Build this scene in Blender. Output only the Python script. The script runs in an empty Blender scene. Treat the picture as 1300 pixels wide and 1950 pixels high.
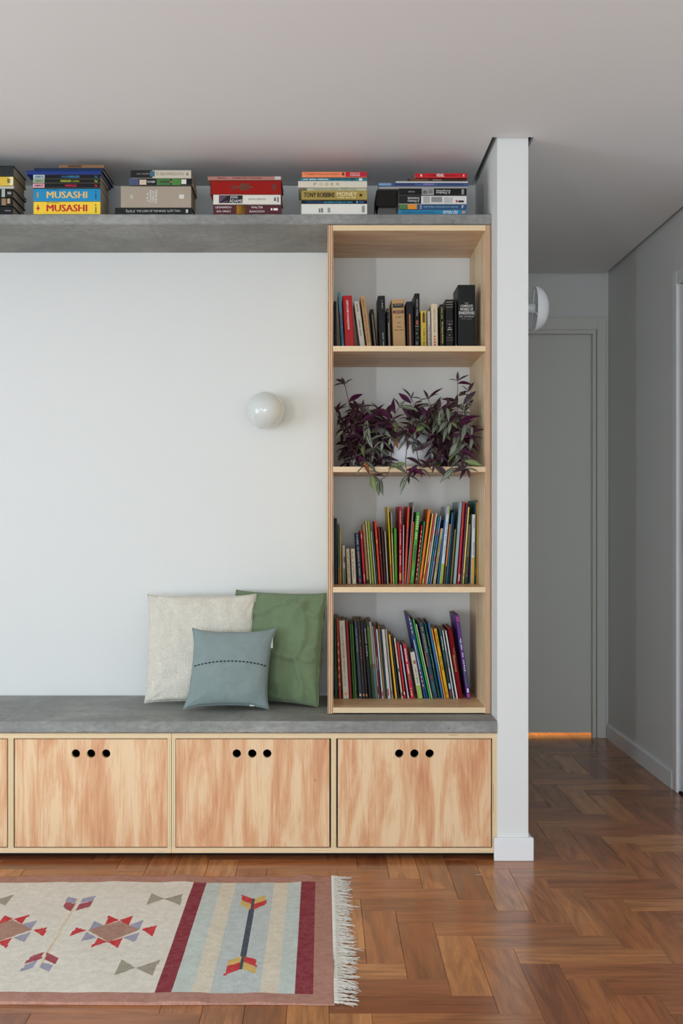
import bpy, bmesh, math, random
from mathutils import Vector, Matrix, noise
R = math.radians
scn = bpy.context.scene
COL = scn.collection

# ------------------------------------------------------------------ camera
H = 1.147            # eye height (m)
F = 2167.0           # focal length in pixels of the 1300x1950 frame (40 mm on 24x36)
PX, PY = 615.0, 986.0
cd = bpy.data.cameras.new('camera')
cd.sensor_width = 36.0; cd.sensor_fit = 'AUTO'; cd.lens = F*36.0/1950.0
cd.shift_x = (650-PX)/1950.0; cd.shift_y = (PY-975)/1950.0
cd.clip_start = 0.05
cam = bpy.data.objects.new('camera', cd); COL.objects.link(cam)
cam.location = (0, 0, H); cam.rotation_euler = (R(90), 0, 0)
scn.camera = cam

# ------------------------------------------------------------------ world, window and fill light, exposure
wd = bpy.data.worlds.new('sky'); scn.world = wd; wd.use_nodes = True
wd.node_tree.nodes['Background'].inputs[0].default_value = (0.62, 0.72, 0.85, 1)
wd.node_tree.nodes['Background'].inputs[1].default_value = 1.0
scn.view_settings.view_transform = 'Standard'
scn.view_settings.look = 'None'
scn.view_settings.gamma = 1.0
scn.view_settings.use_curve_mapping = False
scn.view_settings.exposure = -0.66
XL, XR, YR, YW, YH = -3.1, 1.485, -3.4, 4.364, 5.93     # left wall, right wall, rear wall, back wall, hall end
ZC = 2.4186                                              # ceiling
def area(name, loc, rot, sx, sy, power, col):
    l = bpy.data.lights.new(name, 'AREA'); l.shape = 'RECTANGLE'; l.size = sx; l.size_y = sy
    l.energy = power; l.color = col
    o = bpy.data.objects.new(name, l); COL.objects.link(o); o.location = loc; o.rotation_euler = rot
    return o
# daylight through two windows, then fill through two added ones (all behind or beside the camera)
area('daylight_left_window', (XL-0.14, 0.375, 1.15), (R(90), 0, R(-90)), 0.95, 2.05, 62, (0.86, 0.94, 1.0))
area('daylight_corner_window', (-2.97, YR-0.14, 1.1), (R(90), 0, 0), 0.22, 1.95, 310, (0.80, 0.91, 1.0))
area('fill_light_rear', (-0.15, YR-0.14, 1.0), (R(110), 0, 0), 2.9, 1.5, 185, (0.78, 0.90, 1.0))  # added fill, tilted up to brighten ceiling and hallway
area('fill_light_bench', (XL-0.14, 1.9, 1.1), (R(92), 0, R(-90)), 1.4, 1.6, 84, (0.70, 0.87, 1.0))  # added side fill that lifts rug, floor and ceiling

# ------------------------------------------------------------------ helpers
def s2l(c):
    return tuple((v/255/12.92 if v/255 <= 0.04045 else ((v/255+0.055)/1.055)**2.4) for v in c) + (1.0,)
def wx(px, Y): return (px-PX)*Y/F
def wz(py, Y): return H-(py-PY)*Y/F
def tag(o, label=None, cat=None, group=None, kind=None):
    if label: o['label'] = label
    if cat: o['category'] = cat
    if group: o['group'] = group
    if kind: o['kind'] = kind
    return o
def empty(name, loc=(0, 0, 0), rot=(0, 0, 0)):
    o = bpy.data.objects.new(name, None); COL.objects.link(o); o.location = loc; o.rotation_euler = rot
    o.empty_display_size = 0.05
    return o
def mesh(name, verts, faces, mats, parent=None, smooth=False, loc=None, mi=None):
    me = bpy.data.meshes.new(name); me.from_pydata(verts, [], faces); me.update()
    for m in (mats if isinstance(mats, (list, tuple)) else [mats]): me.materials.append(m)
    if mi: me.polygons.foreach_set('material_index', mi)
    if smooth: me.polygons.foreach_set('use_smooth', [True]*len(me.polygons))
    return link(name, me, parent, loc)
def link(name, me, parent=None, loc=None):
    o = bpy.data.objects.new(name, me); COL.objects.link(o)
    if parent: o.parent = parent
    if loc: o.location = loc
    return o
def boxv(x0, x1, y0, y1, z0, z1):
    return ([(x0, y0, z0), (x1, y0, z0), (x1, y1, z0), (x0, y1, z0), (x0, y0, z1), (x1, y0, z1), (x1, y1, z1), (x0, y1, z1)],
            [(0, 3, 2, 1), (4, 5, 6, 7), (0, 1, 5, 4), (1, 2, 6, 5), (2, 3, 7, 6), (3, 0, 4, 7)])
def join(parts):
    V, Fc = [], []
    for v, f in parts:
        n = len(V); V += list(v); Fc += [tuple(i+n for i in q) for q in f]
    return V, Fc
def bevbox(x0, x1, y0, y1, z0, z1, b):
    bm = bmesh.new(); v, f = boxv(x0, x1, y0, y1, z0, z1)
    bv = [bm.verts.new(p) for p in v]
    for q in f: bm.faces.new([bv[i] for i in q])
    bmesh.ops.bevel(bm, geom=list(bm.edges), offset=b, segments=1, affect='EDGES', profile=0.5)
    V = [tuple(p.co) for p in bm.verts]; bm.verts.index_update()
    Fc = [tuple(p.index for p in q.verts) for q in bm.faces]; bm.free()
    return V, Fc
def box(name, x0, x1, y0, y1, z0, z1, mats, parent=None, b=0.0, edge_mat_front=False):
    """box with its own origin in the middle; optionally its -Y face takes the second material"""
    c = ((x0+x1)/2, (y0+y1)/2, (z0+z1)/2); a = ((x1-x0)/2, (y1-y0)/2, (z1-z0)/2)
    v, f = (bevbox if b else boxv)(*((-a[0], a[0], -a[1], a[1], -a[2], a[2]) + ((b,) if b else ())))
    o = mesh(name, v, f, mats, parent, loc=c)
    if edge_mat_front:
        for p in o.data.polygons: p.material_index = 1 if p.normal.y < -0.5 else 0
    return o
def lathe(prof, n=32, axis='Z', cx=0, cy=0, cz=0):
    V, Fc = [], []
    for (r, h) in prof:
        for k in range(n):
            a = 2*math.pi*k/n; p = (r*math.cos(a), r*math.sin(a), h)
            if axis == 'X': p = (p[2], p[0], p[1])
            if axis == 'Y': p = (p[1], p[2], p[0])
            V.append((p[0]+cx, p[1]+cy, p[2]+cz))
    for i in range(len(prof)-1):
        for k in range(n):
            k2 = (k+1) % n; Fc.append((i*n+k, i*n+k2, (i+1)*n+k2, (i+1)*n+k))
    if prof[0][0] > 1e-5: Fc.append(tuple(range(n-1, -1, -1)))
    if prof[-1][0] > 1e-5: Fc.append(tuple((len(prof)-1)*n+k for k in range(n)))
    return V, Fc
def tube(pts, rad, n=5):
    V, Fc = [], []; pts = [Vector(p) for p in pts]
    for i, p in enumerate(pts):
        t = (pts[min(i+1, len(pts)-1)]-pts[max(i-1, 0)]).normalized()
        a = t.cross(Vector((0, 0, 1)) if abs(t.z) < 0.9 else Vector((1, 0, 0))).normalized(); b = t.cross(a)
        r = rad[i] if isinstance(rad, (list, tuple)) else rad
        for k in range(n):
            g = 2*math.pi*k/n; V.append(tuple(p+a*math.cos(g)*r+b*math.sin(g)*r))
    for i in range(len(pts)-1):
        for k in range(n):
            k2 = (k+1) % n; Fc.append((i*n+k, i*n+k2, (i+1)*n+k2, (i+1)*n+k))
    Fc.append(tuple(range(n-1, -1, -1))); Fc.append(tuple((len(pts)-1)*n+k for k in range(n)))
    return V, Fc

# ------------------------------------------------------------------ materials
def newmat(name):
    m = bpy.data.materials.new(name); m.use_nodes = True
    nt = m.node_tree; return m, nt, nt.nodes['Principled BSDF']
def N(nt, t, **kw):
    n = nt.nodes.new(t)
    for k, v in kw.items():
        if k.startswith('i_'):
            n.inputs[int(k[2:]) if k[2:].isdigit() else k[2:].replace('_', ' ')].default_value = v
        else: setattr(n, k, v)
    return n
def mixc(nt, fac, a, b, blend='MIX'):
    n = nt.nodes.new('ShaderNodeMix'); n.data_type = 'RGBA'; n.blend_type = blend
    for s, v in ((0, fac), (6, a), (7, b)):
        if hasattr(v, 'is_linked') or isinstance(v, bpy.types.NodeSocket): nt.links.new(v, n.inputs[s])
        else: n.inputs[s].default_value = v
    return n.outputs[2]
def math_(nt, op, a, b=None, clamp=False):
    n = nt.nodes.new('ShaderNodeMath'); n.operation = op; n.use_clamp = clamp
    for s, v in ((0, a), (1, b)):
        if v is None: continue
        if isinstance(v, bpy.types.NodeSocket): nt.links.new(v, n.inputs[s])
        else: n.inputs[s].default_value = v
    return n.outputs[0]
def ramp(nt, fac, stops, interp='LINEAR'):
    n = nt.nodes.new('ShaderNodeValToRGB'); n.color_ramp.interpolation = interp
    e = n.color_ramp.elements
    while len(e) < len(stops): e.new(0.5)
    for el, (p, c) in zip(e, stops): el.position = p; el.color = c if len(c) == 4 else s2l(c)
    nt.links.new(fac, n.inputs[0]); return n.outputs[0]
def mapped(nt, scale, src='Object', rnd=0.0):
    tc = N(nt, 'ShaderNodeTexCoord'); mp = N(nt, 'ShaderNodeMapping'); mp.inputs['Scale'].default_value = scale
    nt.links.new(tc.outputs[src], mp.inputs['Vector'])
    if rnd:
        oi = N(nt, 'ShaderNodeObjectInfo'); vm = N(nt, 'ShaderNodeVectorMath', operation='SCALE')
        vm.inputs[0].default_value = (rnd, rnd*1.7, rnd*2.3); nt.links.new(oi.outputs['Random'], vm.inputs['Scale'])
        nt.links.new(vm.outputs[0], mp.inputs['Location'])
    return mp.outputs[0]
def noise_(nt, vec, scale=1.0, detail=4.0, rough=0.55, dist=0.0):
    n = N(nt, 'ShaderNodeTexNoise'); n.inputs['Scale'].default_value = scale; n.inputs['Detail'].default_value = detail
    n.inputs['Roughness'].default_value = rough; n.inputs['Distortion'].default_value = dist
    nt.links.new(vec, n.inputs['Vector']); return n.outputs[0]
def bump(nt, bsdf, h, strength=0.2, dist=0.002):
    b = N(nt, 'ShaderNodeBump'); b.inputs['Strength'].default_value = strength; b.inputs['Distance'].default_value = dist
    nt.links.new(h, b.inputs['Height']); nt.links.new(b.outputs[0], bsdf.inputs['Normal'])
def plain(name, rgb, rough=0.6, spec=0.5, metal=0.0, bscale=0, bstr=0.1, var=0.0):
    m, nt, p = newmat(name); p.inputs['Base Color'].default_value = s2l(rgb)
    p.inputs['Roughness'].default_value = rough; p.inputs['Specular IOR Level'].default_value = spec; p.inputs['Metallic'].default_value = metal
    if bscale:
        nz = noise_(nt, mapped(nt, (bscale,)*3)); bump(nt, p, nz, bstr, 0.001)
    if var:
        nz = noise_(nt, mapped(nt, (3, 3, 3)), 1, 3)
        c = mixc(nt, nz, s2l([v*(1-var) for v in rgb]), s2l([min(255, v*(1+var)) for v in rgb])); nt.links.new(c, p.inputs['Base Color'])
    return m
M = {}
M['wall'] = plain('wall_paint', (230, 230, 226), 0.75, 0.25, bscale=60, bstr=0.06)
M['ceil'] = plain('ceiling_paint', (240, 238, 236), 0.85, 0.2)
M['white'] = plain('white_lacquer', (238, 239, 240), 0.4, 0.4)
M['gap'] = plain('gap_plaster', (150, 148, 146), 0.9, 0.1)
M['doorp'] = plain('door_paint', (226, 225, 216), 0.5, 0.35)
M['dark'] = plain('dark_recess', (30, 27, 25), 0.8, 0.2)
M['metal'] = plain('brushed_metal', (90, 90, 92), 0.35, 0.5, 0.9)
M['steel'] = plain('steel', (190, 190, 188), 0.3, 0.5, 1.0)
M['soil'] = plain('soil', (50, 38, 30), 0.95, 0.1, bscale=200, bstr=0.8)
M['pot'] = plain('white_ceramic', (228, 230, 234), 0.35, 0.5)
M['tagw'] = plain('tag_white', (225, 225, 220), 0.8, 0.2)
M['thread'] = plain('black_thread', (18, 20, 22), 0.9, 0.2)
def objcol(name, rough, spec, wear):
    m, nt, p = newmat(name); oi = N(nt, 'ShaderNodeObjectInfo')
    if wear:
        nz = noise_(nt, mapped(nt, (40, 40, 40), rnd=3), 1, 4)
        c = mixc(nt, math_(nt, 'MULTIPLY', nz, wear), oi.outputs['Color'], (0.62, 0.58, 0.55, 1), 'MULTIPLY'); nt.links.new(c, p.inputs['Base Color'])
    else: nt.links.new(oi.outputs['Color'], p.inputs['Base Color'])
    p.inputs['Roughness'].default_value = rough; p.inputs['Specular IOR Level'].default_value = spec
    return m
M['cover'] = objcol('book_cover', 0.45, 0.25, 0.10)
M['cloth'] = objcol('book_cloth', 0.8, 0.12, 0.25)
M['ink'] = objcol('printed_ink', 0.5, 0.35, 0)
def pages(axis):
    m, nt, p = newmat('paper_'+axis); sc = {'z': (4, 4, 900), 'x': (900, 4, 4)}[axis]
    nz = noise_(nt, mapped(nt, sc), 1, 2)
    nt.links.new(ramp(nt, nz, [(0.3, (150, 136, 112)), (0.7, (214, 203, 182))]), p.inputs['Base Color'])
    p.inputs['Roughness'].default_value = 0.9; bump(nt, p, nz, 0.3, 0.0006); return m
M['pz'] = pages('z'); M['px'] = pages('x')
def ply_face(name, light, mid, dark, along='z', amount=1.0, rough=0.5):
    m, nt, p = newmat(name)
    sc = {'z': (9.0, 9.0, 1.5), 'x': (1.5, 9.0, 9.0)}[along]; sf = {'z': (260, 260, 7), 'x': (7, 260, 260)}[along]
    v = mapped(nt, sc, rnd=17.0)
    n1 = noise_(nt, v, 1.0, 5, 0.6, 1.8); n2 = noise_(nt, mapped(nt, sf, rnd=5), 1, 3, 0.6)
    n3 = noise_(nt, mapped(nt, tuple(s*2.6 for s in sc), rnd=9.0), 1.0, 4, 0.6, 0.6)
    f = math_(nt, 'ADD', math_(nt, 'MULTIPLY', n1, 0.7), math_(nt, 'MULTIPLY', n3, 0.3))
    f = math_(nt, 'ADD', f, math_(nt, 'MULTIPLY', math_(nt, 'SUBTRACT', n2, 0.5), 0.26*amount))
    c = ramp(nt, f, [(0.30, light), (0.42, light), (0.53, mid), (0.72, dark)])
    vo = N(nt, 'ShaderNodeTexVoronoi'); vo.inputs['Scale'].default_value = 1.0; vo.inputs['Randomness'].default_value = 1.0
    nt.links.new(mapped(nt, {'z': (9, 9, 2.8), 'x': (2.8, 9, 9)}[along], rnd=31.0), vo.inputs['Vector'])
    kn = math_(nt, 'LESS_THAN', vo.outputs['Distance'], 0.028)
    c = mixc(nt, math_(nt, 'MULTIPLY', kn, 0.75*amount), c, s2l((96, 52, 30)))
    nt.links.new(c, p.inputs['Base Color']); p.inputs['Roughness'].default_value = rough
    p.inputs['Specular IOR Level'].default_value = 0.35; bump(nt, p, n2, 0.08, 0.0008); return m
def ply_edge(name, axis, t, layers=3, dark=(150, 84, 52), light=(226, 192, 148), amt=1.0):
    m, nt, p = newmat(name); tc = N(nt, 'ShaderNodeTexCoord'); sp = N(nt, 'ShaderNodeSeparateXYZ')
    nt.links.new(tc.outputs['Object'], sp.inputs[0]); a = sp.outputs['XYZ'.index(axis.upper())]
    wob = math_(nt, 'MULTIPLY', math_(nt, 'SUBTRACT', noise_(nt, mapped(nt, (14, 14, 14)), 1, 3), 0.5), 0.0018)
    s = math_(nt, 'MULTIPLY', math_(nt, 'ADD', a, wob), 2*math.pi*layers/t)
    sn = math_(nt, 'MULTIPLY_ADD', math_(nt, 'COSINE', s), 0.5); sn.node.inputs[2].default_value = 0.5
    sc = {'x': (300, 300, 9), 'z': (9, 300, 300)}[axis]
    nz = noise_(nt, mapped(nt, sc, rnd=7), 1, 4, 0.65)
    f = math_(nt, 'MULTIPLY', math_(nt, 'GREATER_THAN', sn, 0.58), math_(nt, 'MULTIPLY_ADD', nz, 0.9), clamp=True); 
    f.node.inputs[1].default_value
    c = mixc(nt, math_(nt, 'MULTIPLY', f, amt), s2l(light), s2l(dark))
    n4 = noise_(nt, mapped(nt, tuple(k*0.35 for k in sc), rnd=3), 1, 3)
    c = mixc(nt, math_(nt, 'MULTIPLY', math_(nt, 'GREATER_THAN', n4, 0.68), 0.5), c, s2l((110, 70, 45)))
    nt.links.new(c, p.inputs['Base Color']); p.inputs['Roughness'].default_value = 0.7; return m
M['ply_door'] = ply_face('plywood_door_veneer', (238, 204, 162), (224, 170, 126), (198, 124, 86), 'z', 1.0, 0.45)
M['ply_side'] = ply_face('plywood_pale_veneer_upright', (236, 214, 176), (230, 202, 160), (208, 172, 128), 'z', 0.35, 0.45)
M['ply_shelf'] = ply_face('plywood_pale_veneer_flat', (232, 200, 158), (222, 182, 138), (198, 150, 106), 'x', 0.35, 0.4)
M['edge_x'] = ply_edge('plywood_edge_upright', 'x', 0.018, 3, (126, 66, 44), (234, 200, 158), 1.0)
M['edge_z'] = ply_edge('plywood_edge_flat', 'z', 0.018, 3, (208, 162, 114), (242, 218, 178), 0.6)
M['edge_c'] = ply_edge('cabinet_edge_upright', 'x', 0.018, 3, (186, 146, 96), (238, 216, 174), 0.6)
def concrete():
    m, nt, p = newmat('cast_concrete')
    v = mapped(nt, (1, 1, 1))
    n1 = noise_(nt, mapped(nt, (3.2, 3.2, 9)), 1, 6, 0.62, 0.4); n2 = noise_(nt, mapped(nt, (38, 38, 60)), 1, 5, 0.7); n3 = noise_(nt, mapped(nt, (6, 60, 60)), 1, 3)
    f = math_(nt, 'ADD', math_(nt, 'MULTIPLY', n1, 0.6), math_(nt, 'MULTIPLY', n2, 0.4))
    c = ramp(nt, f, [(0.33, (112, 112, 108)), (0.5, (138, 138, 133)), (0.68, (172, 172, 166))])
    pit = math_(nt, 'GREATER_THAN', noise_(nt, mapped(nt, (70, 70, 110)), 1, 2), 0.72)
    c = mixc(nt, math_(nt, 'MULTIPLY', pit, 0.6), c, s2l((84, 82, 78)))
    nt.links.new(c, p.inputs['Base Color']); p.inputs['Roughness'].default_value = 0.55
    nt.links.new(math_(nt, 'MULTIPLY_ADD', n2, 0.3), p.inputs['Roughness'])
    for l in nt.links:
        pass
    p.inputs['Specular IOR Level'].default_value = 0.4
    p.inputs['Roughness'].links[0].from_node.inputs[2].default_value = 0.38
    bump(nt, p, math_(nt, 'ADD', n2, math_(nt, 'MULTIPLY', n3, 0.3)), 0.25, 0.0015); return m
M['concrete'] = concrete()
def parquet():
    m, nt, p = newmat('hardwood_parquet')
    uv = N(nt, 'ShaderNodeUVMap'); oi = N(nt, 'ShaderNodeObjectInfo'); ge = N(nt, 'ShaderNodeNewGeometry')
    rnd = math_(nt, 'FRACT', math_(nt, 'ADD', oi.outputs['Random'], math_(nt, 'MULTIPLY', ge.outputs['Random Per Island'], 7.31)))
    off = N(nt, 'ShaderNodeCombineXYZ'); nt.links.new(math_(nt, 'MULTIPLY', rnd, 53.0), off.inputs[0]); nt.links.new(math_(nt, 'MULTIPLY', rnd, 91.0), off.inputs[1])
    def mp(sx, sy):
        a = N(nt, 'ShaderNodeVectorMath', operation='ADD'); b = N(nt, 'ShaderNodeVectorMath', operation='MULTIPLY')
        nt.links.new(uv.outputs[0], b.inputs[0]); b.inputs[1].default_value = (sx, sy, 1)
        nt.links.new(b.outputs[0], a.inputs[0]); nt.links.new(off.outputs[0], a.inputs[1]); return a.outputs[0]
    g1 = noise_(nt, mp(2.2, 16), 1, 4, 0.55, 1.6); g2 = noise_(nt, mp(14, 420), 1, 3, 0.6); g3 = noise_(nt, mp(3, 60), 1, 4, 0.6, 0.8)
    base = ramp(nt, rnd, [(0.0, (146, 84, 48)), (0.22, (184, 116, 66)), (0.42, (164, 98, 58)), (0.6, (204, 136, 80)), (0.78, (174, 106, 62)), (0.92, (214, 148, 92)), (1.0, (140, 80, 48))])
    c = mixc(nt, math_(nt, 'MULTIPLY', ramp(nt, g1, [(0.42, (0, 0, 0, 1)), (0.62, (1, 1, 1, 1))]), 0.42), base, s2l((84, 48, 30)))
    c = mixc(nt, math_(nt, 'MULTIPLY', ramp(nt, g3, [(0.45, (0, 0, 0, 1)), (0.7, (1, 1, 1, 1))]), 0.35), c, s2l((92, 54, 34)))
    c = mixc(nt, math_(nt, 'MULTIPLY', ramp(nt, g2, [(0.5, (0, 0, 0, 1)), (0.75, (1, 1, 1, 1))]), 0.35), c, s2l((70, 38, 24)))
    nt.links.new(c, p.inputs['Base Color']); p.inputs['Roughness'].default_value = 0.30
    nt.links.new(math_(nt, 'MULTIPLY_ADD', g2, 0.12), p.inputs['Roughness']); p.inputs['Roughness'].links[0].from_node.inputs[2].default_value = 0.15
    p.inputs['Specular IOR Level'].default_value = 0.5
    return m
M['parquet'] = parquet()
def fabric(name, rgb, sc, var, bstr, rough=0.95, dis=3.5):
    m, nt, p = newmat(name)
    v = mapped(nt, (1, 1, 1)); w1 = N(nt, 'ShaderNodeTexWave'); w1.bands_direction = 'X'; w2 = N(nt, 'ShaderNodeTexWave'); w2.bands_direction = 'Z'
    for w in (w1, w2):
        w.inputs['Scale'].default_value = sc; w.inputs['Distortion'].default_value = dis; w.inputs['Detail'].default_value = 2; w.inputs['Detail Scale'].default_value = 1.5
        nt.links.new(v, w.inputs['Vector'])
    h = math_(nt, 'ADD', w1.outputs['Fac'], w2.outputs['Fac']); nz = noise_(nt, mapped(nt, (30, 30, 30)), 1, 5, 0.7)
    f = math_(nt, 'ADD', math_(nt, 'MULTIPLY', h, 0.25), math_(nt, 'MULTIPLY', nz, 0.5))
    nt.links.new(mixc(nt, f, s2l([c*(1-var) for c in rgb]), s2l([min(255, c*(1+var)) for c in rgb])), p.inputs['Base Color'])
    p.inputs['Roughness'].default_value = rough; p.inputs['Specular IOR Level'].default_value = 0.15
    p.inputs['Sheen Weight'].default_value = 0.15
    bump(nt, p, math_(nt, 'ADD', h, nz), bstr, 0.0015); return m
M['c_white'] = fabric('ivory_slub_weave', (236, 229, 214), 62, 0.07, 0.8, 0.95, 9.0)
M['c_grey'] = fabric('grey_blue_weave', (140, 154, 152), 190, 0.14, 0.35)
M['c_green'] = fabric('sage_linen', (114, 131, 98), 150, 0.12, 0.35)
def rugmat():
    m, nt, p = newmat('woven_wool'); at = N(nt, 'ShaderNodeVertexColor', layer_name='weave')
    n1 = noise_(nt, mapped(nt, (260, 420, 100)), 1, 2, 0.6); n2 = noise_(nt, mapped(nt, (45, 45, 45)), 1, 4)
    f = math_(nt, 'ADD', math_(nt, 'MULTIPLY', n1, 0.6), math_(nt, 'MULTIPLY', n2, 0.4))
    dk = mixc(nt, 1.0, at.outputs[0], (0.72, 0.70, 0.68, 1), 'MULTIPLY'); lt = mixc(nt, 0.10, at.outputs[0], (0.95, 0.93, 0.9, 1))
    nt.links.new(mixc(nt, ramp(nt, f, [(0.32, (0, 0, 0, 1)), (0.68, (1, 1, 1, 1))]), dk, lt), p.inputs['Base Color'])
    p.inputs['Roughness'].default_value = 0.95; p.inputs['Specular IOR Level'].default_value = 0.1
    bump(nt, p, n1, 0.6, 0.002); return m
M['rug'] = rugmat()
M['fringe'] = plain('fringe_cotton', (226, 220, 208), 0.95, 0.1)
def leafmat():
    m, nt, p = newmat('leaf_striped'); uv = N(nt, 'ShaderNodeUVMap'); sp = N(nt, 'ShaderNodeSeparateXYZ'); nt.links.new(uv.outputs[0], sp.inputs[0])
    oi = N(nt, 'ShaderNodeObjectInfo')
    d = math_(nt, 'ABSOLUTE', math_(nt, 'SUBTRACT', sp.outputs[1], 0.5))
    c1 = ramp(nt, math_(nt, 'MULTIPLY', d, 2.0), [(0.0, (52, 40, 48)), (0.12, (48, 50, 40)), (0.2, (150, 164, 136)), (0.45, (138, 150, 126)), (0.55, (44, 46, 38)), (0.75, (54, 40, 44)), (0.86, (112, 124, 92)), (1.0, (70, 34, 56))])
    c2 = ramp(nt, math_(nt, 'MULTIPLY', d, 2.0), [(0.0, (80, 98, 56)), (0.2, (146, 160, 98)), (0.5, (74, 92, 50)), (1.0, (120, 130, 76))])
    c3 = ramp(nt, math_(nt, 'MULTIPLY', d, 2.0), [(0.0, (44, 22, 34)), (0.4, (66, 44, 52)), (1.0, (48, 20, 36))])
    c = mixc(nt, math_(nt, 'GREATER_THAN', oi.outputs['Random'], 0.93), c1, c2)
    c = mixc(nt, math_(nt, 'LESS_THAN', oi.outputs['Random'], 0.32), c, c3)
    nt.links.new(c, p.inputs['Base Color']); p.inputs['Roughness'].default_value = 0.4; return m
M['leaf_t'] = leafmat()
M['leaf_b'] = plain('leaf_purple_underside', (80, 26, 60), 0.5, 0.4)
M['stem'] = plain('stem_brown_purple', (84, 60, 56), 0.6, 0.3)
M['leaf_o'] = plain('leaf_dry', (150, 92, 48), 0.7, 0.2)
def opal():
    m, nt, p = newmat('opal_glass'); p.inputs['Base Color'].default_value = s2l((222, 224, 220)); p.inputs['Roughness'].default_value = 0.07
    p.inputs['Subsurface Weight'].default_value = 0.35; p.inputs['Subsurface Radius'].default_value = (0.02, 0.018, 0.015); p.inputs['Coat Weight'].default_value = 0.3
    return m
M['opal'] = opal()
def glass():
    m, nt, p = newmat('window_glass'); nt.nodes.remove(p); out = nt.nodes['Material Output']
    t = N(nt, 'ShaderNodeBsdfTransparent'); g = N(nt, 'ShaderNodeBsdfGlossy'); g.inputs['Roughness'].default_value = 0.02
    mx = N(nt, 'ShaderNodeMixShader'); mx.inputs[0].default_value = 0.06
    nt.links.new(t.outputs[0], mx.inputs[1]); nt.links.new(g.outputs[0], mx.inputs[2]); nt.links.new(mx.outputs[0], out.inputs[0]); return m
M['glass'] = glass()
# ================================================================== THE SETTING
def struct(name, label, cat, v, f, m, smooth=False):
    return tag(mesh(name, v, f, m, smooth=smooth), label, cat, kind='structure')
def wall_with_holes(a0, a1, z0, z1, holes):
    """rectangles (a, z) covering a wall that has openings (a0, a1, z0, z1)"""
    out, x = [], a0
    for (h0, h1, k0, k1) in sorted(holes):
        out.append((x, h0, z0, z1)); out.append((h0, h1, z0, k0)); out.append((h0, h1, k1, z1)); x = h1
    out.append((x, a1, z0, z1))
    return [r for r in out if r[1]-r[0] > 1e-4 and r[3]-r[2] > 1e-4]
ZT = ZC+0.07
W1 = (-0.1, 0.85, 0.1, 2.2); W2 = (-3.08, -2.86, 0.1, 2.1); W3 = (-1.6, 1.3, 0.25, 1.75); W4 = (1.2, 2.6, 0.3, 1.9)
PX0, PX1, PYF = 0.5836, 0.6875, 3.815      # partition wall end: left face, right face, front
struct('wall_back', 'white painted wall behind the bench and bookcase', 'wall', *boxv(XL-0.12, PX0, YW, YW+0.1, 0, ZT), M['wall'])
struct('wall_partition', 'white wall end standing between bookcase and hallway', 'wall', *boxv(PX0, PX1, PYF, YH+0.7, 0, ZT), M['wall'])
struct('wall_left', 'white side wall with a tall window and an added low fill window', 'wall',
       *join([boxv(XL-0.12, XL, a, b, c, d) for a, b, c, d in wall_with_holes(YR, YW, 0, ZT, [W1, W4])]), M['wall'])
struct('wall_rear', 'white wall behind the camera with a narrow window and an added fill window', 'wall',
       *join([boxv(a, b, YR-0.12, YR, c, d) for a, b, c, d in wall_with_holes(XL-0.12, XR+0.12, 0, ZT, [W2, W3])]), M['wall'])
D2 = (3.92, 4.745, 0.0, 2.12)
struct('wall_right', 'white hallway wall on the right', 'wall',
       *join([boxv(XR, XR+0.12, a, b, c, d) for a, b, c, d in wall_with_holes(YR, YH+0.7, 0, ZT, [D2])] + [boxv(XR+0.12, XR+0.14, D2[0]-0.1, D2[1]+0.1, 0, 2.2)]), M['wall'])
D1 = (0.715, 1.425, 0.0, 2.125)
struct('wall_hall_end', 'shaded white wall around the door at the end of the hallway', 'wall',
       *join([boxv(a, b, YH, YH+0.1, c, d) for a, b, c, d in wall_with_holes(PX1, XR, 0, ZT, [D1])]), M['wall'])
struct('wall_beyond', 'wall of the room behind the closed hallway door', 'wall', *boxv(PX0, XR+0.12, YH+0.7, YH+0.8, 0, ZT), M['wall'])
# ceiling board with a shadow gap all round, and the slab above it
g = 0.018
cpoly = [(XL+g, YR+g), (XR-g, YR+g), (XR-g, YH-g), (PX1+g, YH-g), (PX1+g, PYF-0.012), (PX0-g, PYF-0.012), (PX0-g, YW-g), (XL+g, YW-g)]
n = len(cpoly)
cv = [(x, y, ZC) for x, y in cpoly]+[(x, y, ZC+0.02) for x, y in cpoly]
struct('ceiling', 'white plasterboard ceiling with a shadow gap along the walls', 'ceiling', cv,
       [tuple(range(n-1, -1, -1)), tuple(range(n, 2*n))]+[(i, (i+1) % n, n+(i+1) % n, n+i) for i in range(n)], M['ceil'])
struct('ceiling_slab', 'grey slab seen in the gap above the ceiling board', 'ceiling', *boxv(XL-0.12, XR+0.14, YR-0.12, YH+0.8, ZT, ZT+0.08), M['gap'])
# windows (beside and behind the camera); both wide ones are added for fill
def window(name, label, axis, r, plane):
    o = tag(empty(name, (0, 0, 0)), label, 'window', kind='structure'); a, b, c, d = r; t = 0.05
    def bx(nm, p, q, z0, z1, m, e0=0.02, e1=0.08):
        if axis == 'x': mesh(nm, *boxv(plane-e1, plane-e0, p, q, z0, z1), m, o)
        else: mesh(nm, *boxv(p, q, plane-e1, plane-e0, z0, z1), m, o)
    bx('window_frame', a, a+t, c, d, M['white']); bx('window_frame', b-t, b, c, d, M['white'])
    bx('window_frame', a+t, b-t, c, c+t, M['white']); bx('window_frame', a+t, b-t, d-t, d, M['white'])
    bx('pane', a+t, b-t, c+t, d-t, M['glass'], 0.048, 0.052)
window('window_1', 'tall window in the left side wall', 'x', W1, XL)
window('window_2', 'narrow window in the rear corner', 'y', W2, YR)
window('added_window_4', 'low wide window added in the left side wall for fill light', 'x', W4, XL)
window('added_window_3', 'wide window added behind the camera for fill light', 'y', W3, YR)

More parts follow.
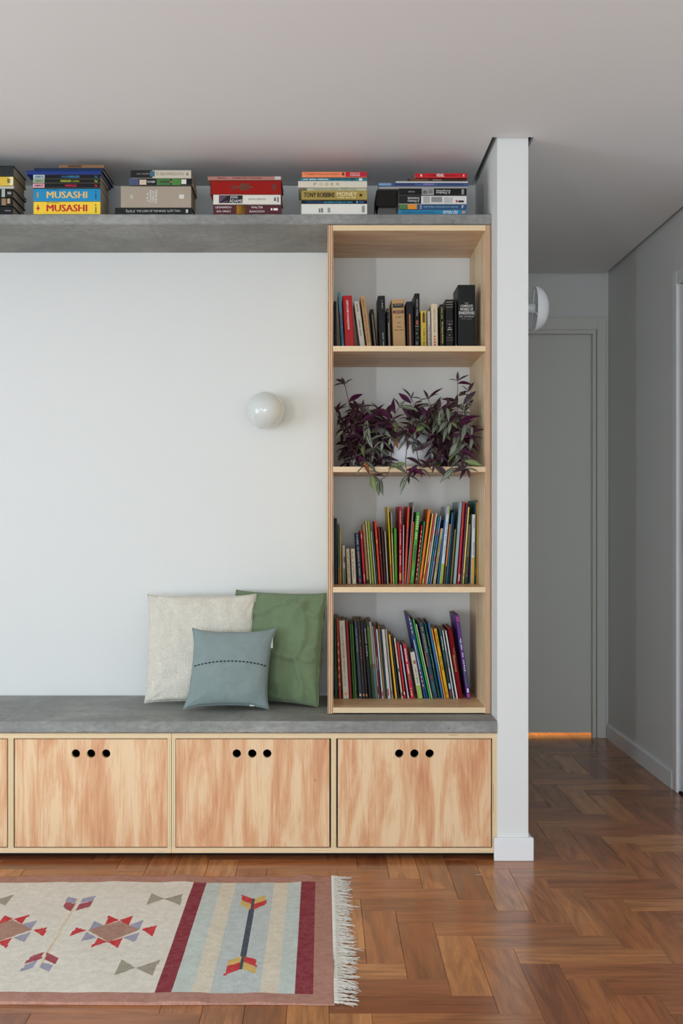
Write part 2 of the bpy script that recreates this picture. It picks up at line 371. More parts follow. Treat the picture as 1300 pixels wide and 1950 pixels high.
# ------------------------------------------------------------------ floor: herringbone boards 98 x 392 mm
floor = struct('floor', 'glossy brown hardwood herringbone parquet floor', 'floor', *boxv(XL-0.12, XR+0.14, YR-0.12, YH+0.8, -0.06, -0.012), M['dark'])
PW = 0.0985; AX, AY = 0.211, 3.224; n4 = 4
def plank_geo(L, w, b=0.0009, gp=0.00035):
    x0, x1, y0, y1 = gp, L-gp, gp, w-gp
    V = [(x0, y0, -0.012), (x1, y0, -0.012), (x1, y1, -0.012), (x0, y1, -0.012), (x0, y0, -b), (x1, y0, -b), (x1, y1, -b), (x0, y1, -b),
         (x0+b, y0+b, 0), (x1-b, y0+b, 0), (x1-b, y1-b, 0), (x0+b, y1-b, 0)]
    Fc = [(0, 1, 5, 4), (1, 2, 6, 5), (2, 3, 7, 6), (3, 0, 4, 7), (4, 5, 9, 8), (5, 6, 10, 9), (6, 7, 11, 10), (7, 4, 8, 11), (8, 9, 10, 11)]
    return V, Fc
pv, pf = plank_geo(PW*n4, PW)
def add_uv(me, fn):
    uvl = me.uv_layers.new(name='UVMap'); vs = me.vertices
    for l in me.loops: uvl.data[l.index].uv = fn(vs[l.vertex_index].co, l.vertex_index)
pme = bpy.data.meshes.new('plank'); pme.from_pydata(pv, [], pf); pme.materials.append(M['parquet']); add_uv(pme, lambda c, i: (c.x, c.y))
boards = []
for j in range(int((YR-0.1-AY)/PW)-4, int((YH+0.75-AY)/PW)+2):
    for i in range(int((XL-0.1-AX)/PW)-4, int((XR+0.1-AX)/PW)+2):
        k = (i+j) % 8
        if k == 0: boards.append((AX+i*PW, AY+j*PW, 0))          # along X
        elif k == 4: boards.append((AX+i*PW, AY+j*PW, 1))        # along Y
near, rest = [], []
def in_room(cx, cy):
    if cy > YW+0.15 and cx < PX0-0.1: return False
    return XL-0.2 < cx < XR+0.2 and YR-0.2 < cy < YH+0.8
for (x, y, v) in boards:
    cx, cy = (x+PW*2, y+PW/2) if not v else (x+PW/2, y+PW*2)
    if not in_room(cx, cy): continue
    vis = 2.35 < cy < 6.2 and -0.32*cy-0.25 < cx < 0.335*cy+0.25 and not (cy > 4.1 and cx < PX1-0.2)
    near.append((x, y, v)) if vis else rest.append((x, y, v))
near.sort(key=lambda b: b[1])
rest += near[300:]; near = near[:300]
for (x, y, v) in near:
    o = link('plank', pme, floor)
    if v: o.location = (x+PW, y, 0); o.rotation_euler = (0, 0, R(90))
    else: o.location = (x, y, 0)
RV, RF, RU = [], [], []
for (x, y, v) in rest:
    b = len(RV)
    RV += [((x+PW-p[1], y+p[0], p[2]) if v else (x+p[0], y+p[1], p[2])) for p in pv]
    RU += [(p[0], p[1]) for p in pv]; RF += [tuple(q+b for q in f) for f in pf]
ro = mesh('plank_field', RV, RF, M['parquet'], floor); ro['kind'] = 'stuff'
add_uv(ro.data, lambda c, i: RU[i])

# ------------------------------------------------------------------ baseboards, doors
def skirting_profile(t, h): return [(0, 0), (t, 0), (t, h-0.008), (t-0.005, h), (0, h)]
def extr(prof, p0, p1, nrm):
    """extrude a (depth, height) profile along p0->p1 on the side nrm"""
    V = []
    for p in (p0, p1):
        for d, z in prof: V.append((p[0]+nrm[0]*d, p[1]+nrm[1]*d, z))
    k = len(prof); Fc = [(i, (i+1) % k, k+(i+1) % k, k+i) for i in range(k)]+[tuple(range(k-1, -1, -1)), tuple(range(k, 2*k))]
    return V, Fc
BH = 0.077
struct('baseboard_right', 'white baseboard along the right hallway wall', 'baseboard', *extr(skirting_profile(0.013, BH), (XR, 4.815), (XR, YH-0.02), (-1, 0)), M['white'])
struct('baseboard_partition', 'white baseboard wrapped around the wall end', 'baseboard',
       *join([bevbox(PX0-0.012, PX1+0.016, PYF-0.015, PYF, 0, BH, 0.002), extr(skirting_profile(0.016, BH), (PX1, PYF), (PX1, YH-0.02), (1, 0))]), M['white'])
d1 = tag(empty('door_1', (1.07, YH, 0)), 'plain pale flush door at the end of the hallway', 'door', kind='structure')
def lb(nm, x0, x1, y0, y1, z0, z1, m, par, b=0.0):
    o = box(nm, x0, x1, y0, y1, z0, z1, m, None, b); l = par.location; o.parent = par
    o.location = (o.location[0]-l[0], o.location[1]-l[1], o.location[2]-l[2]); return o
lb('door_panel', D1[0]+0.006, D1[1]-0.006, YH+0.045, YH+0.08, 0.019, D1[3]-0.006, M['doorp'], d1)
lb('casing', D1[1]-0.001, 1.472, YH-0.016, YH, 0, 2.19, M['doorp'], d1, 0.003)
lb('casing', PX1, D1[0]+0.001, YH-0.016, YH, 0, 2.19, M['doorp'], d1, 0.003)
lb('casing', D1[0]+0.001, D1[1]-0.001, YH-0.016, YH, D1[3], 2.19, M['doorp'], d1, 0.003)
lb('jamb', D1[1]-0.02, D1[1]-0.003, YH, YH+0.04, 0, D1[3], M['doorp'], d1)
lb('jamb', D1[0]+0.02, D1[1]-0.02, YH, YH+0.04, D1[3]-0.018, D1[3], M['doorp'], d1)
d2 = tag(empty('door_2', (XR, 4.3, 0)), 'white sliding door in the right hallway wall', 'door', kind='structure')
lb('door_panel', XR+0.002, XR+0.04, D2[0], D2[1]-0.006, 0.012, D2[3]-0.008, M['white'], d2)
lb('casing', XR-0.014, XR, D2[1]-0.003, D2[1]+0.052, 0, D2[3]+0.058, M['white'], d2, 0.003)
lb('casing', XR-0.014, XR, D2[0]-0.052, D2[0]+0.003, 0, D2[3]+0.058, M['white'], d2, 0.003)
lb('casing', XR-0.0135, XR, D2[0]+0.003, D2[1]-0.003, D2[3], D2[3]+0.057, M['white'], d2, 0.003)
lb('recessed_pull', XR-0.0005, XR+0.004, 4.672, 4.700, 0.992, 1.14, M['metal'], d2, 0.0006)
lb('threshold_track', XR-0.004, XR+0.03, D2[0], D2[1]-0.004, 0, 0.008, M['dark'], d2)
# warm lamp burning in the room beyond the hallway door
wl = bpy.data.lights.new('warm_lamp', 'POINT'); wl.energy = 13; wl.color = (1.0, 0.50, 0.18); wl.shadow_soft_size = 0.06
wo = bpy.data.objects.new('warm_lamp', wl); COL.objects.link(wo); wo.location = (1.12, YH+0.42, 0.5)

# ------------------------------------------------------------------ concrete bench slab and upper shelf slab
def slab(name, x0, x1, y0, y1, z0, z1, label, cat, jit=0.0011):
    rnd = random.Random(name); nx = 170; c = 0.0035
    prof = [(y0+c, z0), (y0, z0+c), (y0, (z0+z1)/2), (y0, z1-c), (y0+c, z1), (y1, z1), (y1, z0)]
    V, Fc = [], []; k = len(prof)
    for i in range(nx+1):
        x = x0+(x1-x0)*i/nx; w = noise.noise(Vector((x*3, z0*7, 0)))*0.0012
        chip = max(0, noise.noise(Vector((x*38, 5.5, z0)))-0.25)*0.006
        for q, (y, z) in enumerate(prof):
            dy = dz = 0
            if q < 5: dy = w*0.6+rnd.uniform(-1, 1)*jit*0.35
            if q in (3, 4): dz = -abs(rnd.gauss(0, jit*0.4)); dy += (chip*0.4 if q == 3 else 0)
            if q in (0, 1): dz = abs(rnd.gauss(0, jit*0.5))+chip*(q == 1); dy += abs(rnd.gauss(0, jit))*(q == 0)
            V.append((x, y+dy, z+dz))
    for i in range(nx):
        for q in range(k): Fc.append((i*k+q, i*k+(q+1) % k, (i+1)*k+(q+1) % k, (i+1)*k+q)[::-1])
    Fc.append(tuple(range(k))); Fc.append(tuple(nx*k+q for q in range(k))[::-1])
    o = tag(mesh(name, V, Fc, M['concrete']), label, cat); return o
YB = 3.812                 # bench front
ZB = 0.4657                # bench top
YS = 3.945                 # bookcase and upper shelf front
ZS = 2.2005                # upper shelf top
BX0 = -1.62
slab('concrete_bench', BX0, PX0-0.001, YB, YW-0.001, ZB-0.041, ZB, 'long grey concrete bench slab over the plywood cabinets', 'bench')
slab('concrete_shelf', BX0, PX0-0.001, YS, YW-0.001, ZS-0.037, ZS, 'long grey concrete shelf below the ceiling carrying stacked books', 'shelf')

# ------------------------------------------------------------------ bookcase
bc = tag(empty('bookcase', (0.298, 4.15, ZB+0.002)), 'tall narrow birch plywood bookcase standing on the concrete bench', 'bookcase')
BL0, BL1, BR0, BR1 = 0.0165, 0.0345, 0.562, 0.580
zb0, zb1 = ZB+0.002, ZS-0.039
lb('side_panel', BL0, BL1, YS, YW-0.002, zb0, zb1, [M['ply_side'], M['edge_x']], bc)
lb('side_panel', BR0, BR1, YS, YW-0.002, zb0, zb1, [M['ply_side'], M['edge_x']], bc)
SH = {'bottom': 0.4889, 'low': 0.9067, 'plant': 1.3241, 'top': 1.7428}
for nm, z in (('bottom_board', SH['bottom']), ('shelf', SH['low']), ('shelf', SH['plant']), ('shelf', SH['top']), ('top_board', zb1)):
    lb(nm, BL1, BR0, YS+0.001, YW-0.003, z-0.0185, z, [M['ply_shelf'], M['edge_z']], bc)
for o in bc.children:
    for p in o.data.polygons: p.material_index = 1 if p.normal.y < -0.5 else 0

# ------------------------------------------------------------------ cabinets under the bench
def circ(cx, cz, r, n=24): return [(cx+r*math.cos(2*math.pi*k/n), cz+r*math.sin(2*math.pi*k/n)) for k in range(n)]
def door_mesh(w, h, t, holes):
    bm = bmesh.new(); loops = [[(-w/2, 0), (w/2, 0), (w/2, h), (-w/2, h)]]+[circ(a, b, r) for a, b, r in holes]
    ed = []
    for lp in loops:
        vs = [bm.verts.new((x, 0, z)) for x, z in lp]
        ed += [bm.edges.new((vs[i], vs[(i+1) % len(vs)])) for i in range(len(vs))]
    bmesh.ops.triangle_fill(bm, edges=ed, use_beauty=True)
    r = bmesh.ops.extrude_face_region(bm, geom=list(bm.faces))
    for v in r['geom']:
        if isinstance(v, bmesh.types.BMVert): v.co.y += t
    bmesh.ops.recalc_face_normals(bm, faces=list(bm.faces))
    me = bpy.data.meshes.new('door'); bm.to_mesh(me); bm.free()
    me.materials.append(M['ply_door']); me.materials.append(M['edge_z'])
    for p in me.polygons: p.material_index = 0 if abs(p.normal.y) > 0.5 else 1
    return me
CY = 3.822; CZ0, CZ1 = 0.021, ZB-0.0425
def cabinet(x0, x1, doors, divider, label, rp=0.0195):
    c = tag(empty('storage_cabinet', ((x0+x1)/2, 4.08, 0)), label, 'cabinet', 'plywood cabinets under the bench')
    t = 0.0175
    lb('top_board', x0, x1, CY, YW-0.004, CZ1-t, CZ1, [M['ply_shelf'], M['edge_z']], c)
    lb('bottom_board', x0, x1, CY, YW-0.004, CZ0, CZ0+t, [M['ply_shelf'], M['edge_z']], c)
    lb('side_panel', x0, x0+0.0135, CY+0.0002, YW-0.004, CZ0+t, CZ1-t, [M['ply_side'], M['edge_c']], c)
    lb('side_panel', x1-rp, x1, CY+0.0002, YW-0.004, CZ0+t, CZ1-t, [M['ply_side'], M['edge_c']], c)
    lb('divider', divider-0.009, divider+0.009, CY+0.0002, YW-0.006, CZ0+t, CZ1-t, [M['ply_side'], M['edge_c']], c)
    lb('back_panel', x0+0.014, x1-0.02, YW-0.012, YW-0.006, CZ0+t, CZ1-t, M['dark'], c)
    for o in c.children:
        if o.name.startswith('back'): continue
        for p in o.data.polygons: p.material_index = 1 if p.normal.y < -0.5 else 0
    lb('plinth', x0+0.01, x1-0.01, CY+0.05, YW-0.05, 0, CZ0, M['dark'], c)
    for (a, b, holes) in doors:
        w, h = b-a, CZ1-t-CZ0-t-0.006; cx = (a+b)/2
        o = link('door', door_mesh(w, h, 0.016, [(hx-cx, wz(1435.3, CY)-(CZ0+t+0.003), 0.0142) for hx in holes]), c)
        o.location = (cx-c.location[0], CY+0.0015-c.location[1], CZ0+t+0.003)
    return c
def cx_(p): return wx(p, CY)
def hx_(*ps): return [cx_(p) for p in ps]
cabinet(cx_(326.5), cx_(948), [(cx_(335), cx_(627), hx_(450.5, 480, 508.5)), (cx_(643), cx_(934.6), hx_(760, 789, 818))], cx_(635),
        'plywood storage cabinet with two finger-hole doors, next to the white wall end')
cabinet(cx_(-290), cx_(325.8), [(cx_(-281), cx_(13), hx_(-163, -134, -105)), (cx_(28), cx_(318.3), hx_(144, 173, 201.7))], cx_(20.5),
        'plywood storage cabinet with finger-hole doors, cut off by the left picture edge', 0.0125)
# ================================================================== BOOKS
TEXTS = []            # (font object, target box, parent, matrix kind) converted to meshes at the end
CR, WH, BK = (232, 224, 205), (236, 236, 232), (11, 11, 12)
def stand(p, L): return (p[2], p[1], L/2-p[0])
def book(root, L, T, D, col, texts=(), patches=(), upright=False, hard=True, cloth=False, page=None):
    """lying frame: length L along X, thickness T along Z, spine plane at y=0 facing -Y"""
    mp = (lambda p: stand(p, L)) if upright else (lambda p: p)
    c = min(0.0022 if hard else 0.0009, T*0.22); r = min(T*0.28, 0.0035); ins = 0.003 if hard else 0.0006
    pr = [(D, 0), (r, 0), (r*0.25, r*0.3), (0, r), (0, T-r), (r*0.25, T-r*0.3), (r, T), (D, T), (D, T-c), (c*1.2, T-c), (c*1.2, c), (D, c)]
    k = len(pr); V = [(-L/2, y, z) for y, z in pr]+[(L/2, y, z) for y, z in pr]
    Fc = [(i, (i+1) % k, k+(i+1) % k, k+i) for i in range(k)]
    for b, rev in ((0, True), (k, False)):
        qs = [(11, 0, 1, 10), (10, 1, 2, 3), (10, 3, 4, 9), (9, 4, 5, 6), (9, 6, 7, 8)]
        Fc += [tuple((b+i) for i in (q[::-1] if rev else q)) for q in qs]
    o = mesh('cover', [mp(p) for p in V], Fc, M['cloth' if cloth else 'cover'], root); o.color = s2l(col)
    v, f = boxv(-L/2+ins, L/2-ins, c*1.1, D-ins, c*0.9, T-c*0.9)
    pg = mesh('page_block', [mp(p) for p in v], f, M['px' if upright else 'pz'], root)
    for (pc, a, b, z0, z1) in patches:
        e = 0.0003
        v, f = boxv(-L/2+a*L, -L/2+b*L, -e, r*0.1, max(z0, 0.0)*T+(r*0.35 if z0 <= 0 else 0), z1*T-(r*0.35 if z1 >= 1 else 0))
        q = mesh('spine_band', [mp(p) for p in v], f, M['ink'], o); q.color = s2l(pc)
    for tx in texts:
        st, tc, a, b, z0, z1 = tx[:6]; rot = tx[6] if len(tx) > 6 else 0
        if st in ILLEGIBLE:      # too small to read in the photograph: a line of letter-sized ink marks
            rr = random.Random(st); parts = []; n = max(3, len(st)); across = rot == 90
            for q in range(n):
                if st[q % len(st)] == ' ': continue
                lo, hi = rr.uniform(0, .2), rr.uniform(.75, 1)
                if across: X0, X1, Q0, Q1 = a+(b-a)*lo, a+(b-a)*hi, z0+(z1-z0)*(q+.1)/n, z0+(z1-z0)*(q+.75)/n
                else: X0, X1, Q0, Q1 = a+(b-a)*(q+.1)/n, a+(b-a)*(q+.75)/n, z0+(z1-z0)*lo, z0+(z1-z0)*hi
                parts.append(boxv(-L/2+X0*L, -L/2+X1*L, -0.0005, 0.0002, Q0*T, Q1*T))
            v, f = join(parts); q = mesh('title', [mp(p) for p in v], f, M['ink'], o); q.color = s2l(tc)
            continue
        cu = bpy.data.curves.new('title', 'FONT'); cu.body = st; cu.align_x = 'LEFT'; cu.resolution_u = 2
        bold = tx[7] if len(tx) > 7 else 0
        fo = bpy.data.objects.new('title_src', cu); COL.objects.link(fo)
        TEXTS.append((fo, (-L/2+a*L, -L/2+b*L, z0*T, z1*T), rot, o, s2l(tc), upright, L, bold, len(st)))
    return o
def finish_texts():
    bpy.context.view_layer.update(); dg = bpy.context.evaluated_depsgraph_get()
    for fo, (x0, x1, z0, z1), rot, root, col, up, L, bold, nch in TEXTS:
        me = bpy.data.meshes.new_from_object(fo.evaluated_get(dg))
        if len(me.vertices):
            P = [(v.co.x, v.co.y) for v in me.vertices]
            if rot == 180: P = [(-a, -b) for a, b in P]
            elif rot == 90: P = [(-b, a) for a, b in P]       # reads across an upright spine
            ax, bx = min(p[0] for p in P), max(p[0] for p in P); ay, by = min(p[1] for p in P), max(p[1] for p in P)
            d = ((z1-z0) if rot == 90 else (x1-x0))/nch*0.055 if bold else 0
            if bold:                                   # heavier strokes: the outline set three times, a hair apart
                V0 = [tuple(v.co) for v in me.vertices]; F0 = [tuple(f.vertices) for f in me.polygons]; k = len(V0)
                bpy.data.meshes.remove(me); me = bpy.data.meshes.new('title')
                me.from_pydata(V0*3, [], F0+[tuple(i+k for i in f) for f in F0]+[tuple(i+2*k for i in f) for f in F0])
                P = P*3
            for vi, (v, p) in enumerate(zip(me.vertices, P)):
                sh = (vi//(len(P)//3)-1)*d if bold else 0
                q = (x0+(p[0]-ax)/max(bx-ax, 1e-6)*(x1-x0), -0.0006, z0+(p[1]-ay)/max(by-ay, 1e-6)*(z1-z0))
                if sh: q = (q[0], q[1]-abs(sh)*0.004-(0.00002 if sh > 0 else 0.00004), q[2]+sh) if rot == 90 else (q[0]+sh, q[1]-(0.00002 if sh > 0 else 0.00004), q[2])
                v.co = stand(q, L) if up else q
            me.materials.clear(); me.materials.append(M['ink']); me.name = 'title'
            o = link('title', me, root); o.color = col
        bpy.data.objects.remove(fo)
ILLEGIBLE = {'ANA', 'AMOR', 'Memórias', 'OS IRMÃOS', 'VOLUME II', 'O CASAMENTO', 'MARTIN PAGE', 'CECÍLIA', 'Monteiro Lobato', 'NOITES BRANCAS', 'NOVELAS', 'O SACI', 'QUEM PENSA, ENRIQUECE', 'SALAMANDRA', 'O LIVRO DE MÁGOAS', 'CRIME', 'José Jobson Arruda', 'L', 'MONTEIRO LOBATO', 'ADORMECIDOS', 'A VOLTA AO MUNDO', 'CASTRO BIOGRAFIA', 'DICIONÁRIO', 'FERNANDO PESSOA', 'ANTOLOGIA POÉTICA', 'PINÓQUIO', 'SÍTIO DO PICAPAU', 'DA EMÍLIA', 'CIDADE DOS', 'FUNDADORES', 'UMA JORNADA', 'Paulo Coelho', 'QUEM MANDA', 'MONTEIRO', 'book', 'AS TRÊS', 'DOMINE ESTE JOGO', 'O ALIENISTA', 'A queda', 'DICK SILVA', 'AS CRÔNICAS DE NÁRNIA', 'MARIA E ÁLVARO', 'ERA UMA VEZ', 'OLIVEIRA', 'black_sleeve', 'CLARICE', 'MENINO DOIDO', 'COMO CHEGAR AO SIM', 'NORUEGA BELA E COLT ISTO', 'VOLUME I', 'Urban Illustrations', 'ANTÔNIO CARLOS', 'ATLAS', 'Cronologia e Atlas', 'M', 'NO MUNDO', 'ERICO VERISSIMO', 'A Queda de Adam Fawer', 'O LIVRO DAS VIRTUDES', 'José Paulo', 'O IDIOTA', 'TAREK', 'Manuel Bandeira', 'EDITED VERSION', 'AS AVENTURAS', 'DOSTOIÉVSKI'}
LABELS = set()
def uniq(lab):
    assert lab not in LABELS, lab
    LABELS.add(lab); return lab

